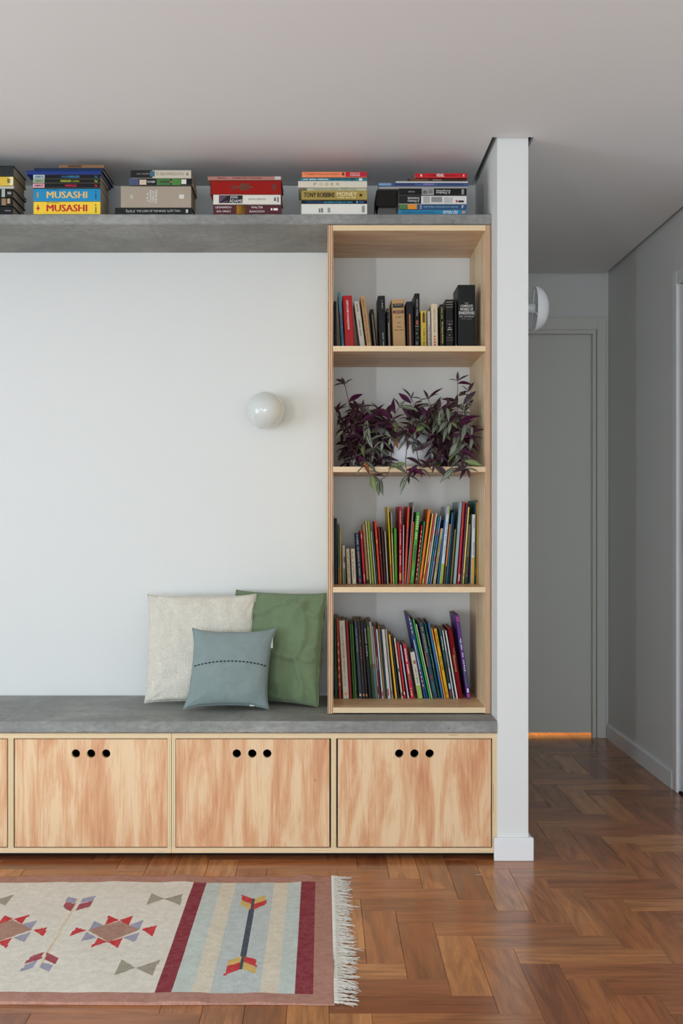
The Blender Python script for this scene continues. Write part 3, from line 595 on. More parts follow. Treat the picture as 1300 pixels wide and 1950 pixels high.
# ---- stacks lying on the concrete shelf: (look, x0, x1, y0, y1, colour, depth, texts, patches, options), top to bottom, pixels of the photograph
YK = 3.957
STK = {
'at the left picture edge': [
 ('dark green book', -92, 25.0, 312, 332.5, (38, 44, 42), 0.17, [], [], {}),
 ('yellow book', -86, 24.6, 333, 350.5, (224, 190, 70), 0.16, [('ANA', BK, .90, .95, .2, .8)], [((240, 225, 170), .93, 1.0, .05, .95)], {}),
 ('white thin book', -84, 25.6, 350.7, 356.4, (196, 190, 180), 0.17, [], [], {}),
 ('black book with a pale corner patch', -84, 24.2, 356.6, 373.4, (21, 18, 18), 0.17, [], [((170, 180, 170), .80, .86, .05, .95), ((150, 146, 140), .90, .97, .35, .65)], {}),
 ('black book with a face print', -84, 24.0, 373.5, 389.6, (22, 19, 18), 0.165, [], [((150, 120, 90), .80, .88, .1, .9), ((190, 160, 120), .90, .95, .3, .9)], {}),
 ('plain black book', -86, 24.2, 389.8, 406.3, (16, 16, 17), 0.17, [], [((140, 140, 140), .86, .96, .42, .52)], {})],
'with the bright blue and yellow volumes': [
 ('worn brown paperback', 107.6, 194.0, 303.4, 309.8, (150, 108, 74), 0.13, [], [((90, 60, 40), .2, .5, .2, .8)], {'hard': False}),
 ('navy notebook', 60.5, 193.6, 310.5, 320, (30, 52, 84), 0.19, [], [], {}),
 ('royal blue notebook', 50.0, 191.5, 321, 329, (26, 52, 128), 0.19, [], [], {}),
 ('black paperback with blue lettering', 62.8, 190.6, 329.7, 338.4, (14, 14, 16), 0.15, [('ASIMOV', BK, .02, .155, .28, .75, 0, .008), ('SEGUNDA', (60, 150, 200), .42, .51, .35, .7), ('FUNDAÇÃO', (60, 150, 200), .52, .69, .2, .85, 0, .008), ('N', (60, 150, 200), .92, .955, .2, .8)], [((190, 205, 215), 0, .17, .1, .95)], {'hard': False}),
 ('black paperback with lime lettering', 62.8, 190.6, 338.6, 346.5, (14, 14, 16), 0.15, [('ASIMOV', BK, .02, .155, .28, .75, 0, .008), ('FUNDAÇÃO', (200, 220, 50), .41, .57, .2, .85, 0, .008), ('E IMPÉRIO', (200, 220, 50), .59, .69, .3, .75), ('N', (200, 220, 50), .92, .955, .2, .8)], [((170, 190, 150), 0, .17, .1, .95)], {'hard': False}),
 ('black paperback with pink lettering', 62.8, 190.6, 346.7, 356, (14, 14, 16), 0.15, [('ASIMOV', BK, .02, .155, .28, .75, 0, .008), ('FUNDAÇÃO', (225, 30, 70), .48, .65, .2, .85, 0, .008), ('N', (225, 30, 70), .92, .955, .2, .8)], [((235, 170, 180), 0, .17, .1, .95)], {'hard': False}),
 ('thick sky blue book with orange title', 63.5, 190.8, 356.4, 380.9, (30, 140, 190), 0.155, [('MUSASHI', (236, 190, 110), .20, .80, .24, .76, 0, .012), ('Eiji Yoshikawa', (20, 40, 60), .2, .39, .83, .96), ('VOLUME I', (20, 40, 60), .92, .945, .15, .8, 90)], [((200, 150, 60), .05, .075, .3, .7)], {'hard': False}),
 ('thick yellow book with red title', 63.5, 190.8, 381.1, 406.5, (248, 208, 60), 0.155, [('MUSASHI', (190, 24, 28), .20, .80, .24, .76, 0, .012), ('Eiji Yoshikawa', (40, 30, 20), .2, .39, .83, .96), ('VOLUME II', (60, 50, 20), .92, .945, .15, .8, 90)], [((190, 30, 30), .06, .075, .3, .75), ((190, 30, 30), .045, .09, .42, .55)], {'hard': False})],
'with the thick beige boxed volume': [
 ('cream paperback with black end', 248.5, 363.4, 320, 335.9, (208, 198, 178), 0.16, [('J.R.R. TOLKIEN', (190, 185, 170), .10, .31, .4, .6), ('O SILMARILLION', (140, 128, 112), .42, .88, .35, .7), ('A', BK, .92, .96, .3, .7)], [((16, 16, 18), 0, .36, 0, 1), ((70, 110, 130), .32, .40, .2, .85)], {'hard': False}),
 ('black paperback with green patches', 245, 365.4, 336.3, 350, (18, 18, 21), 0.16, [('THE HOBBIT', WH, .29, .42, .35, .65)], [((70, 80, 110), 0, .16, .05, .95), ((214, 190, 170), .17, .28, .1, .8), ((64, 110, 54), .44, .66, .05, .95), ((190, 130, 130), .5, .68, .4, .6), ((72, 130, 50), .68, .82, .05, .95), ((225, 222, 210), .83, .91, .2, .85)], {'hard': False}),
 ('thick beige boxed volume', 229.5, 363.4, 350.8, 392.7, (170, 156, 138), 0.165, [('J.R.R.', WH, .37, .40, .28, .72, 90), ('TOLKIEN', WH, .41, .44, .22, .80, 90), ('LORD OF', WH, .45, .48, .24, .78, 90), ('THE RINGS', WH, .49, .52, .2, .82, 90)], [((215, 212, 205), .83, .9, .42, .6)], {'emblem': True, 'sleeve': True}),
 ('black large format book', 218.6, 365.4, 393.2, 406.5, (18, 19, 20), 0.2, [('The Art of', (205, 205, 200), .14, .26, .3, .75), ('THE LORD OF THE RINGS', (205, 205, 200), .28, .66, .36, .68), ('by J.R.R. Tolkien', (205, 205, 200), .68, .85, .3, .72)], [((190, 190, 190), .92, .95, .25, .75)], {})],
'with the red leather volume': [
 ('dusty pink thin book', 395.4, 535.5, 332.7, 340.5, (176, 122, 110), 0.19, [('TAREK', (110, 60, 60), .13, .25, .3, .7), ('NORUEGA BELA E COLT ISTO', (110, 60, 60), .34, .73, .3, .7)], [((200, 190, 190), .91, .99, .1, .9)], {}),
 ('worn red leather volume', 400, 534.7, 341, 367.6, (156, 34, 28), 0.18, [], [((110, 48, 34), .30, .36, .35, .65), ((100, 52, 34), .42, .55, .3, .78), ((120, 60, 36), .36, .6, .46, .58), ((112, 44, 32), .87, .94, .3, .75), ((70, 20, 18), 0, .012, 0, 1)], {'cloth': True}),
 ('white book with a portrait box', 405.8, 534.2, 368, 387.3, (226, 220, 208), 0.155, [('JOHN', WH, .25, .36, .52, .84), ('ADAMS', WH, .24, .43, .2, .5), ('JOHN FERLING', (120, 120, 120), .52, .78, .4, .62)], [((17, 16, 18), .085, .435, .14, .9), ((178, 140, 170), .09, .22, .18, .86), ((110, 90, 100), .9, .93, .35, .7), ((90, 90, 90), .95, .97, .25, .75)], {'hard': False}),
 ('maroon book with a golden face', 405.8, 534.6, 387.5, 406.8, (84, 30, 38), 0.16, [('LEONARDO', WH, .035, .27, .62, .82), ('DA VINCI', WH, .055, .255, .22, .42), ('WALTER', WH, .56, .735, .62, .82), ('ISAACSON', WH, .535, .755, .22, .42)], [((70, 38, 20), .315, .5, 0.02, .98), ((226, 160, 30), .345, .47, .06, .92), ((235, 232, 225), .85, .875, .42, .64), ((235, 232, 225), .89, .955, .42, .64)], {'hard': False})],
'topped by the orange and red paperback': [
 ('orange paperback with a red end', 574.5, 698.7, 323, 333.9, (240, 138, 92), 0.15, [('Trabalhe 4 Horas por Semana', (120, 40, 30), .05, .57, .35, .7), ('TIMOTHY', WH, .74, .89, .55, .8), ('FERRISS', WH, .74, .89, .2, .45)], [((190, 24, 44), .67, 1.0, 0, 1), ((110, 40, 40), .615, .65, .3, .8), ((235, 130, 130), .94, .975, .35, .65)], {'hard': False}),
 ('teal thin paperback', 572, 698.7, 334.3, 340.4, (40, 128, 150), 0.15, [('QUEM PENSA, ENRIQUECE', WH, .04, .42, .3, .7), ('COMO CHEGAR AO SIM', BK, .45, .72, .3, .7), ('SIM', BK, .74, .82, .2, .8, 0, .008)], [((225, 225, 220), .88, .93, .1, .85)], {'hard': False}),
 ('ivory paperback with spaced gold letters', 567.4, 698.7, 340.7, 353.7, (220, 212, 192), 0.16, [('P', (170, 130, 60), .225, .27, .28, .68), ('O', (170, 130, 60), .31, .355, .28, .68), ('D', (170, 130, 60), .395, .44, .28, .68), ('E', (170, 130, 60), .475, .515, .28, .68), ('R', (170, 130, 60), .555, .60, .28, .68)], [], {'hard': False}),
 ('pale green thin paperback', 584, 698, 354.2, 359.7, (196, 196, 164), 0.14, [('O HOMEM MAIS RICO DA BABILÔNIA', (40, 50, 40), .1, .54, .25, .75), ('GEORGE S. CLASON', (90, 100, 90), .57, .83, .25, .75)], [], {'hard': False}),
 ('olive gold book', 573.5, 698.7, 360.3, 377.8, (170, 146, 72), 0.16, [('TONY ROBBINS', (13, 12, 9), .04, .505, .24, .76, 0, .006), ('MONEY', (240, 228, 190), .54, .845, .38, .82), ('DOMINE ESTE JOGO', (240, 228, 190), .55, .83, .16, .28)], [((18, 17, 14), .885, .925, .35, .6)], {'hard': False}),
 ('black thin paperback with cyan letters', 573.5, 698.7, 378.1, 385.3, (14, 17, 22), 0.15, [('STEPHEN HAWKING', (30, 100, 170), .07, .32, .3, .75), ('UMA BREVE HISTÓRIA DO TEMPO', (60, 190, 230), .34, .78, .22, .8)], [((90, 190, 230), .835, .86, .3, .75), ((40, 90, 160), .88, .95, .3, .7)], {'hard': False}),
 ('thick white book', 573.5, 698.7, 385.6, 406.6, (228, 224, 214), 0.16, [], [((120, 116, 108), .265, .29, .2, .55), ((120, 116, 108), .30, .33, .2, .6), ((150, 146, 138), .40, .44, .2, .62), ((150, 146, 138), .92, .965, .2, .8)], {})],
'nearest the white wall end': [
 ('small bright red paperback', 790, 889.3, 325.3, 334.2, (200, 24, 38), 0.14, [('FIDEL', WH, .415, .56, .2, .8, 0, .008), ('CASTRO BIOGRAFIA', (120, 10, 20), .27, .41, .3, .6), ('UMA JORNADA', (120, 10, 20), .58, .78, .3, .6), ('M', WH, .1, .14, .2, .8), ('L', WH, .92, .945, .2, .8)], [], {'hard': False}),
 ('dark brown thin paperback', 776, 888.7, 335, 340.6, (64, 44, 40), 0.15, [('Memórias', (190, 170, 150), .43, .58, .3, .7)], [((110, 70, 54), .05, .35, .2, .8)], {'hard': False}),
 ('white glossy magazine', 753.5, 891, 341.3, 344.1, (216, 216, 212), 0.2, [], [], {'hard': False}),
 ('blue patterned album', 721, 891, 344.4, 350.5, (60, 84, 140), 0.24, [], [((120, 150, 190), .0, .14, .1, .9), ((40, 50, 90), .18, .4, .2, .7), ((130, 110, 160), .5, .62, .3, .8), ((40, 70, 110), .66, .95, .2, .7)], {}),
 ('pale grey album', 721, 889.5, 350.8, 355.2, (178, 178, 174), 0.24, [], [((60, 60, 60), .0, .985, .55, .75)], {}),
 ('black paperback with a crowd photograph', 759, 888, 355.5, 369.6, (16, 16, 17), 0.15, [('A Ditadura', WH, .55, .76, .2, .5, 180), ('Envergonhada', WH, .55, .76, .52, .82, 180), ('ELIO GASPARI', (200, 200, 200), .14, .23, .42, .6, 180)], [((150, 150, 150), .34, .52, .05, .95), ((70, 70, 70), .36, .42, .2, .7), ((210, 210, 205), .44, .5, .3, .8), ((140, 140, 140), .925, .965, .15, .85)], {'hard': False}),
 ('black and white paperback', 759, 888, 369.9, 386, (222, 220, 216), 0.15, [('A Ditadura', WH, .13, .30, .18, .46, 180), ('Escancarada', WH, .13, .30, .5, .8, 180), ('Elio Gaspari', (60, 60, 70), .67, .79, .58, .8, 180), ('As Ilusões', (60, 60, 70), .67, .79, .34, .54, 180), ('Armadas', (60, 60, 70), .67, .79, .12, .3, 180)], [((14, 14, 16), 0, .33, 0, 1), ((170, 170, 168), .36, .46, .1, .9), ((140, 140, 138), .48, .64, .2, .85), ((196, 30, 40), .84, .87, .2, .45), ((14, 14, 14), .88, .96, .2, .42)], {'hard': False}),
 ('dark blue paperback with a green and orange end', 760.6, 888, 386.3, 395.8, (30, 78, 122), 0.15, [('Boris Fausto', WH, .3, .33, .1, .9, 90), ('HISTÓRIA CONCISA DO BRASIL', (170, 190, 200), .36, .88, .35, .72), ('F', WH, .93, .965, .2, .8)], [((70, 120, 60), 0, .11, 0.02, .98), ((220, 140, 40), .12, .26, .02, .98)], {'hard': False}),
 ('teal blue paperback', 758, 887.5, 396.1, 406.3, (40, 130, 170), 0.155, [('HISTÓRIA ANTIGA E MEDIEVAL', (24, 70, 100), .05, .54, .3, .75), ('Cronologia e Atlas', WH, .66, .88, .52, .78), ('José Jobson Arruda', WH, .66, .88, .2, .46)], [((220, 150, 100), .94, .985, .25, .7)], {'hard': False})],
}
rs = random.Random(5)
for sname, bl in STK.items():
    z = ZS+0.0008
    for i in range(len(bl)-1, -1, -1):
        d, x0, x1, y0, y1, col, dep, tx, pt, op = bl[i]
        T = (y1-y0)*YK/F; L = (x1-x0)*YK/F; cx = wx((x0+x1)/2, YK)
        yo = YK+rs.uniform(0, 0.004)+(0.006 if T < 0.014 else 0)
        root = empty('book', (cx, yo, z)); root.rotation_euler = (0, 0, R(rs.uniform(-0.4, 0.4)))
        if d.startswith(('navy', 'worn brown')): root.location.y += 0.03
        pos = 'topmost' if i == 0 else ('lowest' if i == len(bl)-1 else 'under the '+bl[i-1][0])
        lab = f'{d}, {pos}, in the shelf stack {sname}' if i in (0, len(bl)-1) else f'{d} {pos}, in the stack {sname}'
        w = lab.split()
        if len(w) > 16: lab = f'{d} {pos}' if 'under' in pos else f'{d}, {pos} in its high shelf stack'
        tag(root, uniq(lab), 'book', 'books stacked on the concrete shelf')
        bk = book(root, L, T, dep, col, tx, pt, hard=op.get('hard', True), cloth=op.get('cloth', False))
        if op.get('emblem'):
            v, f = lathe([(0.0098, 0), (0.0098, 0.0006), (0.0088, 0.0006), (0.0088, 0)], 28, 'Y', -L/2+0.155*L, -0.0006, T*0.5)
            q = mesh('emblem', v, f[:-2], M['ink'], bk); q.color = s2l((222, 218, 208))
            for a in (-0.004, 0, 0.004):
                v, f = boxv(-L/2+0.155*L+a-0.0006, -L/2+0.155*L+a+0.0006, -0.0006, 0, T*0.38+abs(a)*0.5, T*0.62-abs(a)*0.5)
                q = mesh('emblem', v, f, M['ink'], bk); q.color = s2l((222, 218, 208))
            v, f = boxv(-L/2+0.13*L, -L/2+0.18*L, -0.0006, 0, T*0.49, T*0.51)
            q = mesh('emblem', v, f, M['ink'], bk); q.color = s2l((222, 218, 208))
        z += T+0.0004
# black sleeves drooping from the left end of the albums
sl = tag(empty('black_sleeve', (wx(722, YK+0.02), YK+0.02, ZS+0.045)), uniq('limp black sleeves hanging down at the left of the album stack'), 'sleeve')
zt = ZS+wz(355.2, YK)-wz(406.4, YK)-0.004
for k, (xa, xb, zd) in enumerate(((716.5, 756, 390), (720, 757, 393.5))):
    x0, x1 = wx(xa, YK), wx(xb, YK); y0 = YK+0.012+0.006*k; V, Fc = [], []
    z1, z0 = zt-0.0005-k*0.002, wz(zd, YK)
    for q in range(7):
        t = q/6; xx = x1+(x0-x1)*min(1, t*1.6); zz = z1-(z1-z0)*max(0, (t-0.35)/0.65)**0.9
        xx -= 0.002*k
        V += [(xx, y0, zz), (xx, y0+0.2, zz), (xx+0.0008, y0+0.2, zz-0.0008), (xx+0.0008, y0, zz-0.0008)]
    # broad drooping face turned to the front
    V2, F2 = bevbox(x0+0.001, x1-0.001, y0, y0+0.0015, z0, z1, 0.0004)
    # one side leans away to the back
    v3, f3 = join([(V2, F2), boxv(x0+0.0005, x0+0.0018, y0+0.001, y0+0.17, z0+0.004, z1)])
    l = sl.location
    mesh('sleeve', [(p[0]-l[0], p[1]-l[1], p[2]-l[2]) for p in v3], f3, M['dark'], sl)

# ---- upright rows. Rows are read in crops of the photograph: scale 3.824 px per photo px from x = 615
ZM = 3.824
ROW1 = [  # look, bottom x0, x1, top x0, x1, top y, colour, texts, patches, opts   (crop origin y = 420)
 ('black spiral notebook', 76, 99, 76, 97, 590, (16, 16, 17), [], [], {'spiral': True}),
 ('thin light blue book', 138, 158, 108, 131, 517, (92, 158, 186), [('DICIONÁRIO', (30, 60, 80), .62, .88, .2, .8)], [((110, 60, 110), .36, .6, .25, .6)], {'hard': False}),
 ('bright red book', 161, 232, 142, 213, 548, (190, 24, 26), [('DAVI KOPENAWA E BRUCE ALBERT', WH, .08, .62, .38, .58, 180, .01), ('A QUEDA DO CÉU', (60, 8, 10), .66, .96, .38, .54, 180)], [], {}),
 ('greyish white book', 272, 312, 228, 268, 590, (200, 192, 178), [('MARTIN PAGE', (90, 84, 76), .05, .22, .35, .6), ('ANTOLOGIA POÉTICA', (90, 84, 76), .38, .72, .35, .6)], [], {'hard': False}),
 ('tan book with black lettering', 322, 358, 277, 310, 552, (196, 150, 98), [('VERISSIMO COMÉDIAS DA VIDA PRIVADA', (40, 28, 20), .04, .86, .25, .75)], [], {'hard': False}),
 ('short black book with a gold strip', 372, 398, 338, 378, 645, (14, 15, 18), [], [((128, 102, 60), .12, 1.0, .36, .62)], {}),
 ('black novel with tan page edges', 410, 462, 397, 455, 550, (16, 15, 16), [('A queda', (170, 168, 160), .08, .24, .5, .66), ('Paulo Coelho', (170, 168, 160), .68, 1.0, .5, .66)], [], {}),
 ('narrow black booklet with white marks', 472, 486, 465, 478, 640, (14, 14, 16), [], [((180, 176, 166), .05, .08, .4, .7), ((180, 176, 166), .2, .22, .4, .7), ((180, 170, 150), .34, .98, .6, .9)], {'hard': False}),
 ('thick tan cloth book with dark labels', 512, 608, 500, 596, 570, (190, 152, 108), [('DOSTOIÉVSKI', (150, 140, 120), .10, .125, .2, .8, 90), ('NOVELAS', (180, 150, 120), .235, .26, .2, .8, 90), ('OS IRMÃOS', (70, 48, 30), .34, .36, .3, .7, 90), ('O IDIOTA', (70, 48, 30), .45, .47, .35, .65, 90), ('CRIME', (70, 48, 30), .53, .55, .3, .7, 90), ('NOITES BRANCAS', (70, 48, 30), .59, .61, .15, .85, 90)], [((40, 38, 36), .085, .165, .08, .92), ((86, 36, 28), .22, .275, .08, .92)], {'cloth': True}),
 ('black book with an orange stripe', 613, 664, 606, 656, 592, (12, 13, 16), [], [((176, 98, 52), .26, .96, .34, .56)], {}),
 ('tall black book with ornamented spine', 668, 706, 666, 706, 528, (13, 13, 14), [('ANTÔNIO CARLOS', (150, 150, 146), .1, .4, .35, .65)], [((170, 90, 80), .47, .55, .3, .7), ((130, 130, 126), .57, .585, .1, .9), ((90, 92, 90), .62, .64, .3, .8), ((90, 92, 90), .68, .72, .2, .6), ((90, 92, 90), .76, .79, .4, .8), ((90, 92, 90), .84, .9, .2, .7)], {}),
 ('golden yellow book with a dark figure', 713, 756, 712, 752, 658, (196, 168, 60), [('O LIVRO DE MÁGOAS', (70, 48, 20), .45, .95, .4, .65)], [((90, 56, 20), .08, .3, .3, .7), ((60, 40, 24), .04, .12, .42, .6)], {'hard': False}),
 ('slim light grey book', 762, 786, 758, 782, 660, (186, 180, 176), [('A Queda de Adam Fawer', (60, 30, 60), .36, .92, .35, .65)], [], {'hard': False}),
 ('cream book with a red lower title', 790, 840, 787, 835, 607, (214, 196, 164), [('THE ROAD OF BONES', (110, 96, 76), .1, .62, .35, .62), ('ATLAS', (200, 60, 40), .68, .98, .35, .62)], [], {'hard': False}),
 ('slim black book with yellow lettering', 853, 884, 850, 880, 612, (13, 13, 14), [('Monteiro Lobato', (200, 190, 80), .06, .32, .35, .6), ('The Odyssey Of Homer', (226, 214, 70), .38, .86, .3, .7, 0, .006)], [], {'hard': False}),
 ('black leather book with a silver ornament', 894, 955, 892, 953, 572, (19, 16, 16), [], [((150, 130, 112), .04, .055, .05, .95), ((130, 114, 98), .09, .105, .05, .95), ((130, 114, 98), .14, .155, .05, .95), ((110, 90, 78), .42, .43, .05, .95), ((110, 90, 78), .47, .48, .05, .95), ((110, 90, 78), .74, .75, .05, .95), ((110, 90, 78), .79, .8, .05, .95)], {'orn': True}),
 ('slim black book squeezed in the gap', 959, 976, 958, 974, 575, (12, 12, 13), [], [((170, 170, 165), .9, .96, .4, .8)], {}),
 ('very thick tall black volume', 981, 1111, 981, 1111, 470, (17, 17, 18), [('THE', (170, 170, 168), .27, .295, .38, .6, 90), ('COMPLETE', (205, 205, 202), .305, .345, .14, .86, 90, .01), ('WORKS OF', (205, 205, 202), .355, .395, .12, .88, 90, .01), ('SHAKESPEARE', (205, 205, 202), .405, .45, .04, .96, 90, .01), ('Urban Illustrations', (150, 150, 148), .475, .5, .08, .92, 90), ('EDITED VERSION', (120, 120, 118), .515, .53, .2, .8, 90)], [((150, 150, 148), .458, .462, .02, .98)], {}),
]
ROW3 = [  # crop origin y = 920
 ('grey slim booklet', 72, 82, 71, 80, 235, (150, 148, 138), [], [], {}),
 ('black-green slim book', 86, 108, 84, 104, 255, (30, 44, 46), [], [], {}),
 ('sea green slim book with an orange foot', 110, 122, 108, 120, 300, (72, 118, 110), [], [((180, 110, 74), .72, 1, 0, 1)], {}),
 ('thin golden yellow book', 124, 134, 121, 131, 315, (222, 170, 40), [], [], {}),
 ('short grey-white book with a green foot', 143, 168, 138, 164, 452, (190, 184, 172), [], [((96, 112, 64), .6, 1, .3, 1), ((40, 50, 30), .3, .45, .5, 1)], {}),
 ('first short cream paperback', 178, 208, 166, 197, 478, (214, 200, 172), [('DICK SILVA', (80, 66, 50), .08, .3, .35, .65), ('A VOLTA AO MUNDO', (80, 66, 50), .36, .84, .35, .65)], [], {}),
 ('second short cream paperback', 212, 249, 201, 236, 478, (216, 202, 174), [('DICK SILVA', (80, 66, 50), .08, .3, .35, .6), ('AS AVENTURAS', (80, 66, 50), .36, .84, .35, .6)], [], {}),
 ('navy blue book', 257, 291, 234, 266, 365, (34, 52, 84), [('C. S. LEWIS', WH, .03, .22, .35, .65), ('AS CRÔNICAS DE NÁRNIA', (200, 160, 120), .28, .84, .35, .65)], [((200, 40, 60), .9, .96, .3, .7)], {}),
 ('scarlet slim book', 295, 313, 269, 287, 347, (196, 26, 38), [('AMOR', WH, .06, .15, .3, .7), ('CLARICE', WH, .82, .96, .3, .7)], [], {}),
 ('tan brown paperback', 317, 340, 287, 309, 303, (168, 128, 84), [('O ALIENISTA', (80, 50, 30), .3, .62, .35, .65)], [((18, 14, 13), .93, 1, 0, 1)], {}),
 ('pale cream slim book', 342, 354, 309, 321, 277, (214, 206, 150), [], [], {}),
 ('lime green book', 357, 374, 322, 341, 277, (142, 176, 48), [], [], {}),
 ('white slim book', 377, 387, 346, 357, 350, (196, 186, 184), [], [], {}),
 ('bottle green slim book', 389, 402, 358, 371, 355, (24, 58, 44), [], [], {}),
 ('vermilion book', 405, 424, 372, 393, 277, (214, 62, 26), [], [((225, 140, 40), .3, .36, .2, .8)], {}),
 ('dark crimson book', 427, 443, 398, 414, 320, (104, 22, 22), [], [((170, 120, 110), .42, .47, .2, .6)], {}),
 ('dark brown book', 446, 463, 420, 438, 320, (54, 26, 24), [], [], {}),
 ('light grey slim book', 467, 479, 446, 458, 352, (176, 164, 156), [], [], {}),
 ('tall thin yellow book with a red foot', 495, 505, 470, 480, 172, (232, 200, 30), [], [((224, 120, 30), .75, 1, 0, 1)], {}),
 ('tall thin cream and blue book', 510, 520, 491, 503, 210, (206, 192, 140), [], [((130, 160, 190), 0, .14, 0, 1), ((90, 140, 60), .14, .3, 0, 1)], {}),
 ('mid green book', 523, 546, 514, 540, 330, (66, 142, 38), [('SÍTIO DO PICAPAU', (150, 120, 40), .3, .75, .35, .65)], [], {}),
 ('tall red book with white lettering', 553, 575, 553, 577, 170, (188, 24, 44), [('MONTEIRO LOBATO', WH, .06, .22, .3, .6), ('O CASAMENTO', WH, .3, .5, .3, .6), ('DA EMÍLIA', WH, .56, .76, .3, .6)], [((230, 150, 40), .86, .95, .15, .85)], {}),
 ('pinkish grey slim book', 577, 586, 582, 591, 305, (204, 178, 178), [], [], {}),
 ('tall coral red book', 590, 606, 614, 634, 170, (220, 76, 58), [], [((180, 70, 90), .3, .55, .2, .8)], {}),
 ('tall silver grey book', 608, 619, 655, 668, 138, (150, 148, 146), [], [], {}),
 ('bright orange-red slim book', 620, 630, 656, 667, 282, (232, 88, 40), [], [], {}),
 ('green book with a cartoon title', 633, 668, 679, 716, 213, (78, 158, 60), [('CIDADE DOS', (190, 220, 150), .05, .38, .2, .8, 0, .006), ('SURPRESAS', (24, 40, 70), .46, .68, .25, .75, 0, .008), ('SALAMANDRA', (200, 230, 180), .82, .9, .4, .6)], [((180, 60, 40), .69, .72, .3, .7)], {}),
 ('red slim book with white dashes', 671, 680, 715, 727, 305, (206, 34, 38), [], [((240, 200, 200), .1+.08*i, .13+.08*i, .1, .9) for i in range(11)], {}),
 ('emerald slim book', 683, 693, 734, 746, 280, (62, 156, 106), [], [], {}),
 ('tall orange book', 697, 718, 766, 788, 190, (230, 122, 34), [], [((200, 60, 30), .93, 1, 0, .5)], {}),
 ('pale yellow slim book', 722, 734, 794, 808, 222, (232, 206, 92), [], [((210, 80, 60), .85, .93, 0, .6)], {}),
 ('rose pink slim book', 737, 746, 809, 819, 224, (206, 74, 92), [], [((225, 200, 190), .4, .7, .2, .8)], {}),
 ('white slim book with a yellow band', 749, 762, 821, 834, 222, (216, 216, 220), [], [((222, 206, 70), 0, 1, .68, 1)], {}),
 ('turquoise slim book', 766, 776, 838, 849, 240, (36, 140, 160), [], [((210, 60, 90), .2, .28, 0, 1), ((20, 80, 60), .45, .5, 0, 1)], {}),
 ('pale violet slim book', 780, 790, 852, 862, 240, (150, 150, 196), [], [((60, 110, 180), .25, .5, 0, 1), ((200, 60, 80), .6, .66, 0, 1)], {}),
 ('sand coloured book', 800, 824, 857, 880, 330, (184, 176, 124), [('O CARTEIRO CHEGOU', (60, 40, 24), .2, .78, .3, .7, 180, .01)], [], {}),
 ('steel blue slim book', 829, 839, 880, 891, 270, (52, 110, 160), [], [], {}),
 ('tall white book with a lime foot', 843, 870, 898, 926, 170, (198, 208, 220), [('ERA UMA VEZ', (70, 90, 120), .2, .45, .4, .65, 180), ('MONTEIRO', (110, 120, 140), .5, .62, .4, .65, 180)], [((144, 176, 40), .74, 1, 0, 1), ((160, 170, 176), 0, .1, 0, .6), ((130, 190, 50), 0, .1, .6, 1)], {}),
 ('peach orange slim book', 880, 890, 921, 931, 300, (230, 140, 74), [], [((60, 44, 60), .7, 1, 0, 1)], {}),
 ('petrol blue slim book', 894, 905, 938, 949, 215, (44, 112, 128), [], [], {}),
 ('midnight blue slim book', 909, 918, 952, 961, 195, (30, 50, 84), [], [], {}),
 ('olive slim book', 924, 938, 956, 970, 335, (136, 130, 60), [], [((70, 76, 50), 0, 1, 0, .45)], {}),
 ('large pale grey-blue board book', 946, 972, 992, 1017, 137, (150, 168, 176), [], [((222, 220, 214), 0, 1, .86, 1)], {'deep': True}),
 ('tall crimson and white book', 978, 998, 1020, 1040, 135, (206, 20, 30), [], [((230, 225, 220), 0, 1, 0, .16), ((225, 180, 170), .88, .97, .3, .9)], {}),
 ('plum slim book', 1001, 1009, 1043, 1051, 145, (108, 60, 100), [], [], {}),
 ('tall pale yellow book', 1013, 1026, 1054, 1068, 175, (232, 216, 120), [], [((160, 190, 80), .93, 1, 0, 1), ((220, 120, 60), .86, .9, .2, .8)], {}),
 ('dusky book with a green foot', 1032, 1056, 1060, 1083, 300, (116, 104, 88), [('PINÓQUIO', (16, 14, 12), .55, .85, .2, .8, 180)], [((30, 60, 40), .88, 1, 0, 1)], {}),
 ('white book with an ochre foot', 1076, 1103, 1087, 1112, 228, (206, 212, 214), [('OLIVEIRA', (90, 96, 100), .06, .2, .35, .7, 180), ('ADORMECIDOS', (90, 96, 100), .4, .6, .35, .7, 180)], [((204, 152, 54), .62, 1, 0, 1)], {}),
 ('tall green and blue book', 1107, 1117, 1110, 1119, 125, (46, 110, 84), [], [((40, 90, 140), 0, .15, 0, 1), ((150, 120, 60), .8, .9, 0, 1)], {}),
 ('ochre slim book beside the panel', 1118, 1128, 1119, 1128, 138, (206, 150, 50), [], [((230, 180, 120), .05, .95, .7, 1)], {}),
]
